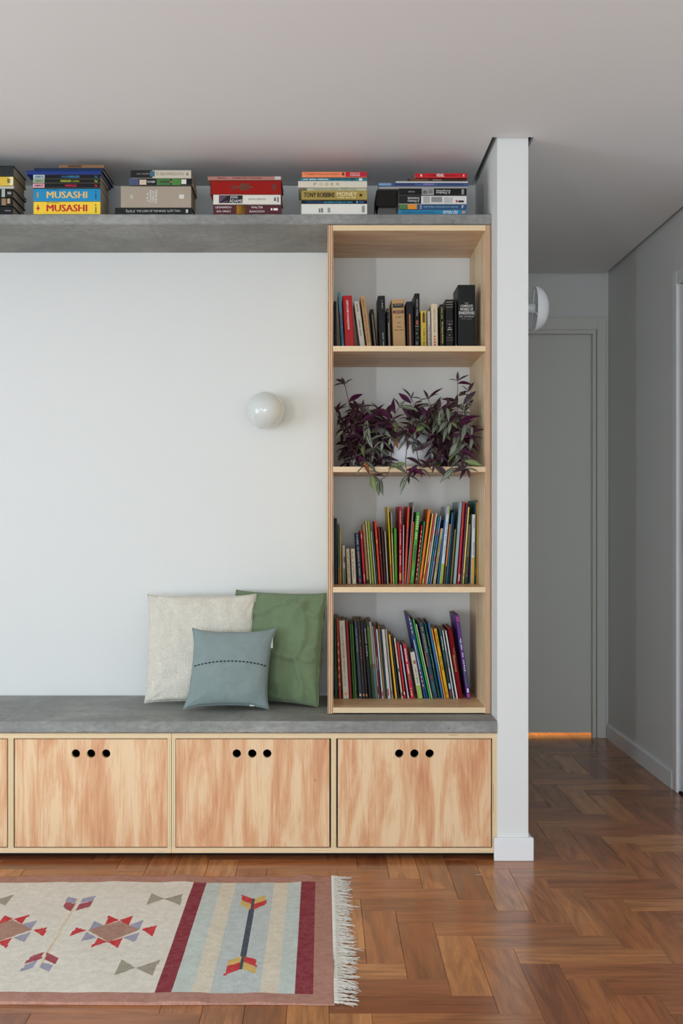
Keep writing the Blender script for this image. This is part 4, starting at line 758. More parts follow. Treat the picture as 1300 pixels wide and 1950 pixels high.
ROW4 = [  # crop origin y = 1120
 ('teal green slim book', 88, 101, 82, 94, 222, (36, 92, 76), [], [], {}),
 ('red speckled slim book', 112, 131, 94, 108, 222, (166, 60, 32), [], [((210, 150, 70), .3+.1*i, .34+.1*i, .2, .7) for i in range(6)], {}),
 ('thick ivory book with an orange dot', 140, 185, 110, 152, 235, (214, 204, 186), [('Antologia da', (60, 40, 36), .66, .84, .35, .6), ('POESIA BRASILEIRA', (110, 40, 34), .25, .65, .32, .66), ('para crianças', (60, 40, 36), .07, .24, .35, .6)], [((226, 140, 40), .925, .955, .35, .65)], {'flip': True}),
 ('dark red book', 191, 212, 161, 184, 245, (140, 28, 34), [], [], {}),
 ('moss green slim book', 220, 232, 190, 203, 262, (56, 96, 44), [], [], {}),
 ('grass green slim book', 235, 245, 206, 216, 265, (86, 128, 44), [], [], {}),
 ('dark slate book', 262, 286, 226, 247, 240, (46, 66, 76), [('ERICO VERISSIMO', (120, 150, 160), .1, .4, .3, .7)], [((190, 185, 175), .94, .97, .2, .8)], {}),
 ('dark brown book with an orange lettering', 288, 308, 250, 270, 240, (58, 40, 38), [('AS TRÊS', (160, 90, 50), .2, .5, .3, .7)], [((190, 130, 70), .94, .97, .2, .8)], {}),
 ('umber book', 310, 326, 272, 288, 240, (46, 36, 34), [], [((180, 130, 80), .94, .97, .2, .8)], {}),
 ('black book with white lettering', 330, 356, 291, 309, 262, (16, 15, 16), [('FERNANDO PESSOA', (190, 190, 186), .06, .44, .35, .65)], [], {}),
 ('leaf green hardback', 358, 378, 311, 333, 252, (84, 112, 44), [], [((24, 60, 34), .55, 1, 0, 1), ((30, 64, 36), 0, .05, 0, 1)], {}),
 ('grey-teal book', 381, 400, 335, 353, 245, (160, 156, 146), [], [((70, 110, 108), .6, 1, 0, 1), ((120, 70, 60), .55, .6, 0, 1)], {}),
 ('ash white slim book', 402, 410, 357, 366, 280, (186, 182, 172), [], [((120, 40, 44), .84, .95, 0, 1)], {}),
 ('burgundy slim book', 412, 421, 369, 379, 280, (128, 36, 46), [('FUNDADORES', WH, .42, .6, .3, .7)], [], {}),
 ('ice blue slim book', 429, 442, 384, 397, 300, (186, 206, 222), [], [((150, 60, 70), .9, .97, .2, .8)], {}),
 ('ochre brown slim book', 445, 454, 400, 410, 278, (166, 118, 44), [], [], {}),
 ('dark petrol slim book', 457, 467, 412, 423, 290, (34, 66, 82), [], [], {}),
 ('pearl white book', 471, 494, 427, 448, 300, (204, 202, 200), [], [((150, 40, 50), .86, .96, .1, .5)], {}),
 ('stone grey slim book', 498, 511, 451, 464, 300, (168, 160, 146), [], [((140, 60, 60), .88, .94, .1, .6)], {}),
 ('warm yellow slim book', 526, 541, 476, 490, 340, (232, 178, 46), [], [], {}),
 ('black-blue slim book', 545, 557, 495, 507, 348, (30, 38, 54), [], [], {}),
 ('off-white slim book with black marks', 571, 583, 514, 526, 362, (206, 194, 176), [], [((50, 40, 40), .5, .56, .2, .8), ((50, 40, 40), .9, .96, .2, .8)], {}),
 ('pure red slim book', 590, 604, 535, 550, 393, (200, 28, 36), [], [((235, 220, 210), .88, .93, .2, .7)], {}),
 ('sky white slim book', 616, 628, 558, 571, 415, (184, 204, 220), [], [], {}),
 ('red book with white title', 639, 664, 577, 605, 408, (196, 26, 46), [('MONTEIRO LOBATO', WH, .08, .55, .25, .7, 0, .006), ('O SACI', WH, .8, .96, .3, .6)], [((90, 130, 80), .56, .66, .3, .7)], {}),
 ('short white book with a lime foot', 692, 727, 634, 664, 465, (206, 200, 184), [('O LIVRO DAS VIRTUDES', (80, 120, 60), .32, .68, .35, .65)], [((140, 176, 60), .72, 1, 0, 1), ((140, 100, 70), .18, .26, .3, .8)], {}),
 ('tall blue book with red-white dashes', 737, 752, 612, 630, 195, (40, 70, 140), [], [((230, 228, 224) if i % 2 else (196, 30, 40), .02+.025*i, .045+.025*i, .5, 1) for i in range(9)]+[((206, 206, 206), .3, .66, .5, 1)]+[((230, 228, 224) if i % 2 else (196, 30, 40), .66+.025*i, .685+.025*i, .5, 1) for i in range(9)], {}),
 ('azure slim book', 755, 764, 636, 647, 235, (36, 96, 140), [], [], {}),
 ('vivid green slim book', 774, 786, 650, 664, 226, (58, 170, 70), [], [], {}),
 ('bone white slim book', 789, 797, 672, 682, 262, (208, 200, 176), [], [], {}),
 ('thick dark teal book with a gold title', 803, 838, 697, 728, 252, (34, 64, 80), [('AS AVENTURAS', (150, 140, 100), .06, .4, .3, .8, 0, .008), ('PINÓQUIO', (200, 110, 50), .38, .58, .05, .3)], [((150, 30, 50), .7, .74, .3, .7), ((60, 110, 120), .78, .92, .4, .6)], {}),
 ('deep green slim book', 842, 858, 737, 752, 258, (26, 74, 58), [('MARIA E ÁLVARO', (140, 170, 150), .15, .6, .35, .65)], [], {}),
 ('cornflower blue slim book', 866, 879, 760, 777, 250, (52, 116, 172), [], [], {}),
 ('orange and white slim book', 884, 893, 785, 795, 292, (236, 150, 70), [], [((210, 200, 150), .2, .6, 0, 1)], {}),
 ('golden yellow book with black lettering', 898, 922, 806, 830, 298, (246, 186, 24), [('Manuel Bandeira', (50, 40, 20), .04, .25, .3, .65), ('MENINO DOIDO', (50, 40, 20), .4, .6, .3, .7), ('José Paulo', (50, 40, 20), .84, .95, .35, .6)], [], {}),
 ('teal and black slim book', 927, 943, 843, 858, 300, (30, 78, 88), [('CECÍLIA', WH, .1, .3, .3, .7)], [((16, 16, 18), .48, .78, 0, 1), ((150, 190, 200), .78, .86, 0, 1), ((110, 40, 80), .86, .98, 0, 1)], {}),
 ('silver white slim book', 948, 957, 866, 875, 308, (206, 208, 212), [], [((90, 90, 90), .3, .55, .2, .6)], {}),
 ('plain white slim book', 972, 982, 888, 897, 310, (224, 222, 216), [], [], {}),
 ('thick dark red hardback', 986, 1021, 902, 944, 296, (122, 20, 28), [('O LIVRO DOS', (196, 150, 90), .28, .42, .55, .8), ('GAROTOS', (206, 160, 96), .38, .62, .25, .55, 0, .006)], [], {'cloth': True}),
 ('leaning purple book with magenta stripes', 1048, 1074, 964, 984, 196, (92, 52, 130), [('QUEM MANDA', WH, .28, .42, .35, .7, 0, .006), ('NO MUNDO', WH, .45, .68, .35, .7, 0, .006)], [((210, 60, 140), .025, .04, 0, 1), ((210, 60, 140), .055, .07, 0, 1), ((40, 120, 70), .62, .85, 0, .35), ((70, 130, 190), .3, .4, 0, .3), ((210, 60, 140), .95, .965, 0, 1), ((210, 60, 140), .975, .985, 0, 1), ((230, 230, 235), .88, .93, .3, .75)], {}),
]
def quad(px, T, L, a, base):
    """front outline of an upright book: pivot x of its left bottom corner, lean a"""
    ca, sa = math.cos(a), math.sin(a); z = base+max(0, T*sa)
    return [(px+x*ca+h*sa, z-x*sa+h*ca) for x, h in ((0, 0), (T, 0), (T, L), (0, L))]
def sep(A, B, eps=0.0002):
    """smallest shift of B to the right that clears A (both convex)"""
    def hit(s):
        for P in (A, B):
            for i in range(4):
                ex, ez = P[(i+1) % 4][0]-P[i][0], P[(i+1) % 4][1]-P[i][1]; nx, nz = ez, -ex
                a = [p[0]*nx+p[1]*nz for p in A]; b = [(p[0]+s)*nx+p[1]*nz for p in B]
                if max(a) <= min(b) or max(b) <= min(a): return False
        return True
    s = 0.0
    while hit(s) and s < 0.05: s += 0.0003
    return s+(eps if s else 0)
def row(table, oy, shelf_z, Y, where, group, dmax, thin=0.96):
    prev = []; out = []; base = shelf_z+0.0004
    for i, (d, b0, b1, t0, t1, ty, col, tx, pt, op) in enumerate(table):
        k = Y/F; X0 = wx(615+b0/ZM, Y); T = max(0.0022, (b1-b0)/ZM*k*thin)
        zt = wz(oy+ty/ZM, Y); vis_bot = base
        L0 = zt-vis_bot
        pxb = oy+ (912 if oy == 420 else 733 if oy == 920 else 806)/ZM
        a = math.atan2(((t0+t1)/2-(b0+b1)/2)/ZM, (pxb-(oy+ty/ZM)))
        if op.get('straight'): a = 0
        L = L0/math.cos(a)-T*abs(math.tan(a))*0.3
        if oy == 420: X0 -= math.tan(a)*0+0  # hidden foot behind the shelf edge is negligible
        Q = quad(X0, T, L, a, base)
        s = 0.0
        for P in prev[-4:]:
            s = max(s, sep(P, [(x+s, z) for x, z in Q]) + s)
        lim = BL1+0.0012
        if i == len(table)-1 and op.get('last'): pass
        m = min(p[0] for p in Q)+s
        if m < lim: s += lim-m
        Q = [(x+s, z) for x, z in Q]; prev.append(Q); out.append((d, X0+s, T, L, a, col, tx, pt, op, base+max(0, T*math.sin(a))))
    mx = max(p[0] for q in prev for p in q)
    rr = random.Random(oy)
    names = [o[0] for o in out]
    for i, (d, X, T, L, a, col, tx, pt, op, z) in enumerate(out):
        yo = Y+rr.uniform(-0.006, 0.010)
        r = empty('book', (X, yo, z), (0, a, 0))
        nb = names[i-1] if i else None
        lab = f'{d} {where}' + (f', right of the {nb}' if nb else ', first in the row')
        if len(lab.split()) > 16: lab = f'{d} {where}'
        tag(r, uniq(lab), 'book', group)
        if op.get('flip'): tx = [(t[0], t[1], t[2], t[3], t[4], t[5], 180)+tuple(t[7:]) for t in tx]
        bk = book(r, L, T, min(dmax, L*0.72) if not op.get('deep') else dmax, col, tx, pt, upright=True, hard=op.get('hard', T > 0.012), cloth=op.get('cloth', False))
        if op.get('spiral'):
            V = [];
            parts = []
            for q in range(26):
                zz = L*(0.03+0.94*q/25)
                pts = [(T*0.5+0.004*math.sin(g), -0.003-0.004*math.cos(g), zz) for g in [2*math.pi*e/8 for e in range(9)]]
                parts.append(tube(pts, 0.0007, 4))
            mesh('spiral_binding', *join(parts), M['metal'], r, smooth=True)
        if op.get('orn'):
            parts = []
            for (u, w, h) in ((.5, .50, .004), (.5, .56, .006), (.5, .60, .010), (.5, .64, .006), (.5, .70, .004)):
                cx, cz = T*u, L*(1-w); q = h
                parts.append(([(cx-q, -0.0007, cz), (cx, -0.0007, cz-q*0.8), (cx+q, -0.0007, cz), (cx, -0.0007, cz+q*0.8), (cx, 0.0002, cz)], [(0, 1, 2, 3), (0, 0, 2), (1, 0, 2), (1, 1, 2), (0, 1, 2)]))
            o = mesh('ornament', *join(parts), M['ink'], bk); o.color = s2l((170, 166, 158))
    return mx
e1 = row(ROW1, 420, SH['top'], 4.05, 'on the top shelf', 'books on the top shelf', 0.15)
e3 = row(ROW3, 920, SH['low'], 4.125, 'on the shelf below the plant', 'books on the shelf below the plant', 0.215, 0.82)
e4 = row(ROW4, 1120, SH['bottom'], 4.14, 'on the lowest shelf', 'books on the lowest shelf', 0.2)

# ================================================================== LAMPS
gy = YW-0.094; gx = wx(505, gy); gz = wz(781.5, gy); gr = 36.0*gy/F
gl = tag(empty('globe_wall_lamp', (gx, YW, gz)), 'round white opal glass globe lamp mounted on the white wall', 'wall lamp')
def rel(o, vs): return [(p[0]-o.location[0], p[1]-o.location[1], p[2]-o.location[2]) for p in vs]
prof = [(gr*math.sin(math.pi*k/28), gr*math.cos(math.pi*k/28)) for k in range(29)]
v, f = lathe([(max(r, 0.0), h) for r, h in prof], 48, 'Y', gx, gy, gz); mesh('globe', rel(gl, v), f, M['opal'], gl, True)
v, f = lathe([(0.026, gr*0.9), (0.03, gr*0.95), (0.03, YW-gy-0.0005)], 32, 'Y', gx, gy, gz); mesh('wall_mount', rel(gl, v), f, M['white'], gl, True)
# dome sconce in the hallway
sy = 4.16; sx = wx(1016.5, sy); sz = wz(587.3, sy); sr = 41.8*sy/F; bul = wx(1044, sy)-sx
sc = tag(empty('dome_wall_lamp', (PX1, sy, sz)), 'white half dome sconce on the hallway side of the wall end', 'wall lamp')
pr = []
for k in range(15):
    a = math.pi/2*k/14; pr.append((sr*math.cos(a), bul*math.sin(a)))
inn = [(max(0, (sr-0.0035)*math.cos(math.pi/2*k/14)), (bul-0.0035)*math.sin(math.pi/2*k/14)) for k in range(14, -1, -1)]
v, f = join([(lambda a: (a[0], [q for q in a[1] if len(q) == 4]))(lathe(seg, 48, 'X', sx, sy, sz)) for seg in (pr, inn, [inn[-1], pr[0]])])
mesh('dome_shade', rel(sc, v), f, M['white'], sc, True)
v, f = lathe([(0.045, PX1+0.0005), (0.045, PX1+0.012), (0.022, PX1+0.018), (0.016, sx-0.012), (0.02, sx-0.004), (0.02, sx+0.004)], 32, 'X', 0, sy, sz)
mesh('stem', rel(sc, v), f, M['white'], sc, True)
for a in (90, 210, 330):
    dy, dz = math.cos(R(a))*sr*0.9, math.sin(R(a))*sr*0.9
    v, f = tube([(sx-0.004, sy, sz), (sx+0.003, sy+dy, sz+dz)], 0.0035, 6); mesh('shade_arm', rel(sc, v), f, M['white'], sc)
v, f = lathe([(0.0, sx+0.032), (0.014, sx+0.028), (0.02, sx+0.018), (0.012, sx+0.004)], 20, 'X', 0, sy, sz); mesh('bulb', rel(sc, v), f, M['opal'], sc, True)

# ================================================================== CUSHIONS
def cushion(name, label, w, h, t, loc, yaw, lean, roll, m, seed, wr=0.002, pinch=0.05, ears=0.0, power=0.42, folds=None, shear=0.0, grp='cushions on the concrete bench'):
    root = tag(empty(name, loc, (0, 0, 0)), label, 'cushion', grp)
    root.rotation_mode = 'XYZ'
    root.rotation_euler = (Matrix.Rotation(yaw, 3, 'Z') @ Matrix.Rotation(-lean, 3, 'X') @ Matrix.Rotation(roll, 3, 'Y')).to_euler()
    n = 56
    def P(u, v, s):
        pf = max(0.0, (1-u*u)*(1-v*v))**power
        e = ears*(abs(u)*abs(v))**6
        x = w/2*u*(1-pinch*(1-v*v)*u*u+e); z = h/2+h/2*v*(1-pinch*(1-u*u)*v*v+e)
        x += shear*(z-h/2); y = -s*t/2*pf
        q = Vector((u*2.1+seed, v*2.1, s*3.0))
        y += -s*wr*(noise.noise(q*1.3)*1.0+noise.noise(q*3.1)*0.55+noise.noise(q*6.5)*0.25)*min(1, pf*2.2)
        y += wr*1.2*noise.noise(Vector((u*3+seed, v*3, 9)))*(1-min(1, pf*1.5))
        if folds: y += -s*folds(u, v)*min(1, pf*2.5)
        # corners gather inward: radiating puckers
        cx, cz = abs(u), abs(v); d = math.hypot(1-cx, 1-cz)
        y += -s*wr*1.0*math.sin(math.atan2(1-cz, 1-cx+1e-6)*14)*max(0, 0.55-d)*min(1, d*5)
        return (x, y, z)
    def fsp(i): return math.sin(math.pi/2*(2*i/n-1))*0.35+(2*i/n-1)*0.65
    V, Fc, idx = [], [], {}
    for s in (1, -1):
        for i in range(n+1):
            for j in range(n+1):
                edge = i in (0, n) or j in (0, n)
                key = (i, j, 0 if edge else s)
                if key in idx: continue
                idx[key] = len(V); V.append(P(fsp(i), fsp(j), 0 if edge else s))
    g_ = lambda i, j, s: idx[(i, j, 0 if (i in (0, n) or j in (0, n)) else s)]
    for s in (1, -1):
        for i in range(n):
            for j in range(n):
                q = (g_(i, j, s), g_(i+1, j, s), g_(i+1, j+1, s), g_(i, j+1, s)); Fc.append(q if s == 1 else q[::-1])
    RM = root.rotation_euler.to_matrix(); root.location.z = ZB+0.0045-min((RM @ Vector(p)).z for p in V)
    mesh('cushion_cover', V, Fc, m, root, True)
    ring = [(i, 0) for i in range(n)]+[(n, j) for j in range(n)]+[(i, n) for i in range(n, 0, -1)]+[(0, j) for j in range(n, -1, -1)]
    v, f = tube([V[g_(i, j, 1)] for i, j in ring], 0.0022, 5); mesh('seam', v, f, m, root, True)
    return root, P
cw, Pw = cushion('ivory_cushion', 'large ivory slub-woven cushion leaning on the wall', 0.392, 0.388, 0.10, (wx(382, 4.19), 4.158, 0), R(0), R(11), R(0), M['c_white'], 3.3, 0.007, 0.022, 0.03, 0.33)
cg, Pg = cushion('sage_cushion', 'large crumpled sage green linen cushion between ivory cushion and bookcase', 0.378, 0.40, 0.11, (-0.188, 4.165, 0), R(-28), R(9), R(0), M['c_green'], 7.9, 0.010, 0.025, 0.02, 0.36,
                  folds=lambda u, v: 1.5*(0.011*math.exp(-((v+0.12+0.1*u)/0.045)**2)*(u > -0.3)+0.012*math.exp(-((v+0.35-0.35*u)/0.05)**2)*max(0, u)+0.010*math.exp(-((u-0.70-0.06*math.sin(6*v))/0.05)**2)+0.008*math.exp(-((u-v*0.8)/0.06)**2)*max(0, v)*(u > 0)+0.008*math.exp(-((v-0.72-0.12*math.sin(5*u))/0.05)**2)+0.007*math.exp(-((u+0.2-v*0.6)/0.05)**2)*max(0, v)))
cb, Pb = cushion('grey_blue_cushion', 'small grey-blue cushion with black dashed stitching in front', 0.282, 0.270, 0.12, (wx(438, 4.03), 4.02, 0), R(3), R(15), R(0.3), M['c_grey'], 1.7, 0.003, 0.05, 0.07, 0.37, shear=0.09)
# dashes of black running stitch
parts = []
for k in range(20):
    u0, u1 = -0.93+k*0.095, -0.93+k*0.095+0.052; vv = 0.0
    a = [Vector(Pb(u0+(u1-u0)*q/3, 0.13-0.12*(u0+(u1-u0)*q/3)**2, 1))+Vector((0, -0.0018, 0)) for q in range(4)]
    parts.append(tube(a, 0.0019, 5))
o = mesh('stitching', *join(parts), M['thread'], cb, True); o['kind'] = 'stuff'
p = Pb(1.0, 0.72, 0); mesh('label_tag', *boxv(p[0]-0.005, p[0]+0.003, p[1]-0.004, p[1]-0.0035, p[2]-0.026, p[2]+0.012), M['tagw'], cb)
p = Pb(0.62, -1.0, 0); mesh('label_tag', *boxv(p[0]-0.006, p[0]+0.010, p[1]-0.007, p[1]-0.0065, p[2]-0.003, p[2]+0.003), M['tagw'], cb)

# ================================================================== RUG
def fl(px, py): return ((px-PX)*H/(py-PY), F*H/(py-PY))
RX1 = 0.028; RXC = -0.729; RX0 = 2*RXC-RX1; RY0, RY1 = 2.678, 3.626
ROSE, IVO, WINE, PBL, CRM, PGR = (190, 136, 116), (244, 236, 220), (146, 24, 44), (214, 224, 216), (240, 228, 204), (208, 216, 212)
RED, LAV, TAU, OLV, YEL, NAV, TAN = (218, 40, 44), (170, 166, 186), (184, 138, 116), (172, 162, 140), (234, 196, 106), (62, 74, 90), (238, 216, 184)
def z3(pts): return [fl(x/3.714, 1650+y/3.714) for x, y in pts]
def z4(pts): return [fl(340+x/3.611, 1650+y/3.611) for x, y in pts]
motif = []
for c, pts in ((TAU, [(620, 460), (845, 395), (985, 462), (765, 545)]),
               (RED, [(770, 358), (845, 390), (735, 425)]), (RED, [(945, 358), (908, 430), (845, 390)]), (RED, [(1000, 458), (1110, 432), (1080, 512)]),
               (RED, [(535, 440), (615, 462), (495, 500)]), (RED, [(690, 515), (762, 543), (645, 588)]), (RED, [(762, 545), (868, 515), (835, 590)]),
               (LAV, [(665, 393), (742, 428), (630, 458)]), (LAV, [(1022, 390), (905, 430), (985, 462)]), (LAV, [(615, 475), (685, 515), (570, 545)]), (LAV, [(870, 515), (988, 478), (950, 552)]),
               (OLV, [(1075, 207), (1165, 248), (1030, 287)]), (OLV, [(1165, 248), (1297, 210), (1270, 290)]), (OLV, [(855, 670), (960, 732), (800, 792)]), (OLV, [(960, 732), (1130, 672), (1080, 787)])):
    motif.append((c, z3(pts)))
for c, pts in ((RED, [(433, 200), (504, 225), (502, 268), (437, 240)]), (YEL, [(430, 240), (502, 268), (492, 308), (425, 270)]), (YEL, [(524, 228), (607, 203), (600, 240), (520, 265)]), (RED, [(520, 265), (602, 238), (597, 270), (515, 308)]),
               (YEL, [(340, 660), (428, 625), (422, 672), (330, 702)]), (RED, [(328, 703), (420, 672), (412, 727), (313, 767)]), (RED, [(455, 625), (537, 655), (533, 710), (448, 670)]), (YEL, [(446, 672), (533, 710), (525, 754), (437, 722)])):
    motif.append((c, z4(pts)))
xs = -0.2087; motif.append((NAV, [(xs-0.0068, 2.874), (xs+0.0068, 2.874), (xs+0.0068, 3.416), (xs-0.0068, 3.416)]))
motif += [(c, [(2*RXC-x, y) for x, y in p]) for c, p in motif]
for c, pts in ((LAV, [(480, 222), (545, 240), (530, 275), (462, 252)]), ((176, 70, 78), [(465, 255), (528, 275), (500, 328), (447, 298)]), (LAV, [(580, 240), (675, 222), (655, 258), (560, 270)]), ((176, 70, 78), [(560, 275), (655, 258), (635, 295), (535, 320)]),
               ((176, 70, 78), [(215, 650), (315, 618), (290, 665), (172, 702)]), (LAV, [(185, 705), (268, 672), (235, 730), (125, 760)]), ((176, 70, 78), [(335, 622), (412, 660), (388, 708), (312, 668)]), (LAV, [(300, 690), (372, 712), (345, 762), (282, 725)]),
               (TAN, [(545, 240), (565, 240), (290, 720), (270, 720)])):
    motif.append((c, z3(pts)))
mb = [(s2l(c), p, min(q[0] for q in p), max(q[0] for q in p), min(q[1] for q in p), max(q[1] for q in p)) for c, p in motif]
def inside(x, y, p):
    r = False; j = len(p)-1
    for i in range(len(p)):
        if (p[i][1] > y) != (p[j][1] > y) and x < (p[j][0]-p[i][0])*(y-p[i][1])/(p[j][1]-p[i][1])+p[i][0]: r = not r
        j = i
    return r
LIN = {k: s2l(v) for k, v in dict(ROSE=ROSE, IVO=IVO, WINE=WINE, PBL=PBL, CRM=CRM, PGR=PGR).items()}
def rugcol(x, y):
    if y < RY0+0.058 or y > RY1-0.060: return LIN['ROSE']
    for c, p, a, b, d, e in mb:
        if a <= x <= b and d <= y <= e and inside(x, y, p): return c
    xm = x if x > RXC else 2*RXC-x
    if xm > -0.0245: return LIN['ROSE']
    if xm > -0.067: return LIN['WINE']
    if xm > -0.110: return LIN['PBL']
    if xm > -0.1534: return LIN['CRM']
    if xm > -0.2713: return LIN['PGR']
    if xm > -0.3146: return LIN['CRM']
    if xm > -0.3635: return LIN['PBL']
    if xm > -0.405: return LIN['WINE']
    return LIN['IVO']
rug = tag(empty('rug', (RXC, (RY0+RY1)/2, 0)), 'flat-woven ivory rug with red star motifs and white fringe', 'rug')
st = 0.004; nx = int((RX1-RX0)/st); ny = int((RY1-RY0)/st)
def rz(x, y):
    e = min(x-RX0, RX1-x, y-RY0, RY1-y)
    q = noise.noise(Vector((x*3.3+4, y*3.3, 1.2)))*0.5+noise.noise(Vector((x*7, y*6, 4.2)))*0.35
    ev = math.exp(-((min(y-RY0, RY1-y))/0.08)**2)
    hgt = 0.0045+max(-0.2, q)*0.009+ev*max(0, noise.noise(Vector((x*10, 2.2 if y < RXC+3.8 else 8.1, 0))))*0.014
    b1 = math.exp(-((x+0.87)/0.045)**2-((y-RY0-0.03)/0.07)**2)*0.014
    return max(0.0035, hgt+b1)
def rwob(x, y): return noise.noise(Vector((x*2.4, 0.3 if y < 3.1 else 5.7, 2)))*0.010*abs((y-3.15)/0.47)
V = []
for j in range(ny+1):
    for i in range(nx+1):
        x = RX0+(RX1-RX0)*i/nx; y = RY0+(RY1-RY0)*j/ny
        V.append((x-RXC, y+rwob(x, y)-rug.location[1], rz(x, y)))
Fc = [(j*(nx+1)+i, j*(nx+1)+i+1, (j+1)*(nx+1)+i+1, (j+1)*(nx+1)+i) for j in range(ny) for i in range(nx)]
cols = []
for j in range(ny):
    for i in range(nx):
        x = RX0+(RX1-RX0)*(i+0.5)/nx; y = RY0+(RY1-RY0)*(j+0.5)/ny
        cols += list(rugcol(x, y))*4
b = [j*(nx+1) for j in range(ny, -1, -1)]+[i for i in range(1, nx+1)]+[j*(nx+1)+nx for j in range(1, ny+1)]+[ny*(nx+1)+i for i in range(nx-1, 0, -1)]
n0 = len(V)
for k in b: V.append((V[k][0], V[k][1], 0.0006))
for k in range(len(b)):
    k2 = (k+1) % len(b); Fc.append((b[k2], b[k], n0+k, n0+k2)); cols += list(LIN['ROSE'])*4
o = mesh('woven_field', V, Fc, M['rug'], rug, True)
ca = o.data.color_attributes.new('weave', 'FLOAT_COLOR', 'CORNER'); ca.data.foreach_set('color', cols)
for side in (1, -1):
    rr = random.Random(11+side); parts = []; y = RY0+0.004
    xe = RX1 if side == 1 else RX0
    while y < RY1-0.003:
        z0 = 0.006; yy = y+rwob(xe, y); ln = rr.uniform(0.036, 0.056); dr = rr.gauss(0, 0.010)
        if rr.random() < 0.05: ln += 0.02
        parts.append(tube([(xe-RXC-side*0.002, yy-rug.location[1], z0+0.001), (xe-RXC+side*0.006, yy-rug.location[1], z0), (xe-RXC+side*0.009, yy-rug.location[1], 0.004)], [0.0022, 0.0025, 0.0018], 5))
        for q in range(4):
            pts, rad = [], []; dd = dr+rr.gauss(0, 0.006); l2 = ln*rr.uniform(0.8, 1.05); ph = rr.uniform(0, 6)
            for k in range(6):
                t = k/5
                pts.append((xe-RXC+side*(0.007+l2*t), yy-rug.location[1]+dd*t*t+0.0014*math.sin(ph+t*7)*t+rr.uniform(-1, 1)*0.0006, max(0.0012, 0.0045*(1-t)+rr.uniform(0.0004, 0.0035)))); rad.append(0.0011*(1-0.5*t))
            parts.append(tube(pts, rad, 4))
        y += rr.uniform(0.0065, 0.0095)
    f_ = mesh('fringe', *join(parts), M['fringe'], rug); f_['kind'] = 'stuff'

# ================================================================== TRAILING PLANT
ZP = SH['plant']; PCX, PCY = wx(775, 4.12), 4.12
pl = tag(empty('potted_plant', (PCX, PCY, ZP)), 'trailing plant with purple and silver striped leaves in white pot', 'plant')
pp = [(0.0, 0.0), (0.05, 0.0), (0.058, 0.004), (0.082, 0.03), (0.094, 0.062), (0.093, 0.09), (0.083, 0.118), (0.072, 0.132), (0.066, 0.132), (0.076, 0.116), (0.082, 0.1), (0.0, 0.1)]
v, f = lathe(pp, 40); mesh('pot', v, f, M['pot'], pl, True)
v, f = lathe([(0.0, 0.112), (0.04, 0.114), (0.079, 0.108)], 24); mesh('soil', v, f[:-1], M['soil'], pl)
def leaf_mesh(curl, fold, wid):
    nl = 7; prof = [0.10, 0.62, 0.95, 1.0, 0.82, 0.45, 0.02]; V, Fc, UV = [], [], []; mi = []
    for s in (0, 1):
        for i in range(nl):
            t = i/(nl-1); w = prof[i]*wid*0.5
            for j in (-1, 0, 1):
                z = fold*abs(j)*w*1.2-curl*t*t-(0.012 if s else 0)*(1 if prof[i] > 0.05 else 0.2)
                V.append((t, j*w, z)); UV.append((t, 0.5+0.5*j*0.98))
    def id_(s, i, j): return s*nl*3+i*3+j
    for i in range(nl-1):
        for j in range(2):
            Fc.append((id_(0, i, j), id_(0, i+1, j), id_(0, i+1, j+1), id_(0, i, j+1))); mi.append(0)
            Fc.append((id_(1, i, j+1), id_(1, i+1, j+1), id_(1, i+1, j), id_(1, i, j))); mi.append(1)
    me = bpy.data.meshes.new('leaf'); me.from_pydata(V, [], Fc); me.materials.append(M['leaf_t']); me.materials.append(M['leaf_b'])
    me.polygons.foreach_set('material_index', mi); me.polygons.foreach_set('use_smooth', [True]*len(mi)); add_uv(me, lambda c, i: UV[i]); return me
LM = [leaf_mesh(0.22, 0.28, 0.31), leaf_mesh(0.42, 0.2, 0.34), leaf_mesh(0.08, 0.4, 0.30), leaf_mesh(0.6, 0.25, 0.33)]
dry = LM[1].copy(); dry.materials.clear(); dry.materials.append(M['leaf_o']); dry.materials.append(M['leaf_o'])
rp = random.Random(21); NL = 0; LEAVES = []
XA, XB, YBk = BL1+0.006, BR0-0.006, YW-0.012
def ok(p):
    if not (XA < p.x < XB) and p.y > YS-0.01: return False
    if p.y > YBk: return False
    if p.y > YS-0.004: return p.z > ZP+0.004
    return p.z > ZP-0.10
def put_leaf(pos, d, up, L, me=None):
    global NL
    for tr in range(6):
        d = d.normalized(); tip = pos+d*L*0.98; mid = pos+d*L*0.5
        if ok(tip) and ok(mid): break
        d = Vector((d.x*0.5+(PCX+0.0-pos.x)*1.2+rp.uniform(-.6, .6), d.y-0.5*(tip.y > YBk)+rp.uniform(-.5, .2), d.z+(0.7 if tip.z < ZP+0.01 and tip.y > YS-0.01 else rp.uniform(-.3, .3))))
    else: return
    x = d; y = up.cross(x)
    if y.length < 0.1: y = Vector((1, 0, 0)).cross(x)
    y.normalize(); z = x.cross(y)
    mt = Matrix(((x.x, y.x, z.x), (x.y, y.y, z.y), (x.z, y.z, z.z))).to_4x4()
    LEAVES.append((mid.y, me or rp.choice(LM), pos-pl.location, mt, L)); NL += 1
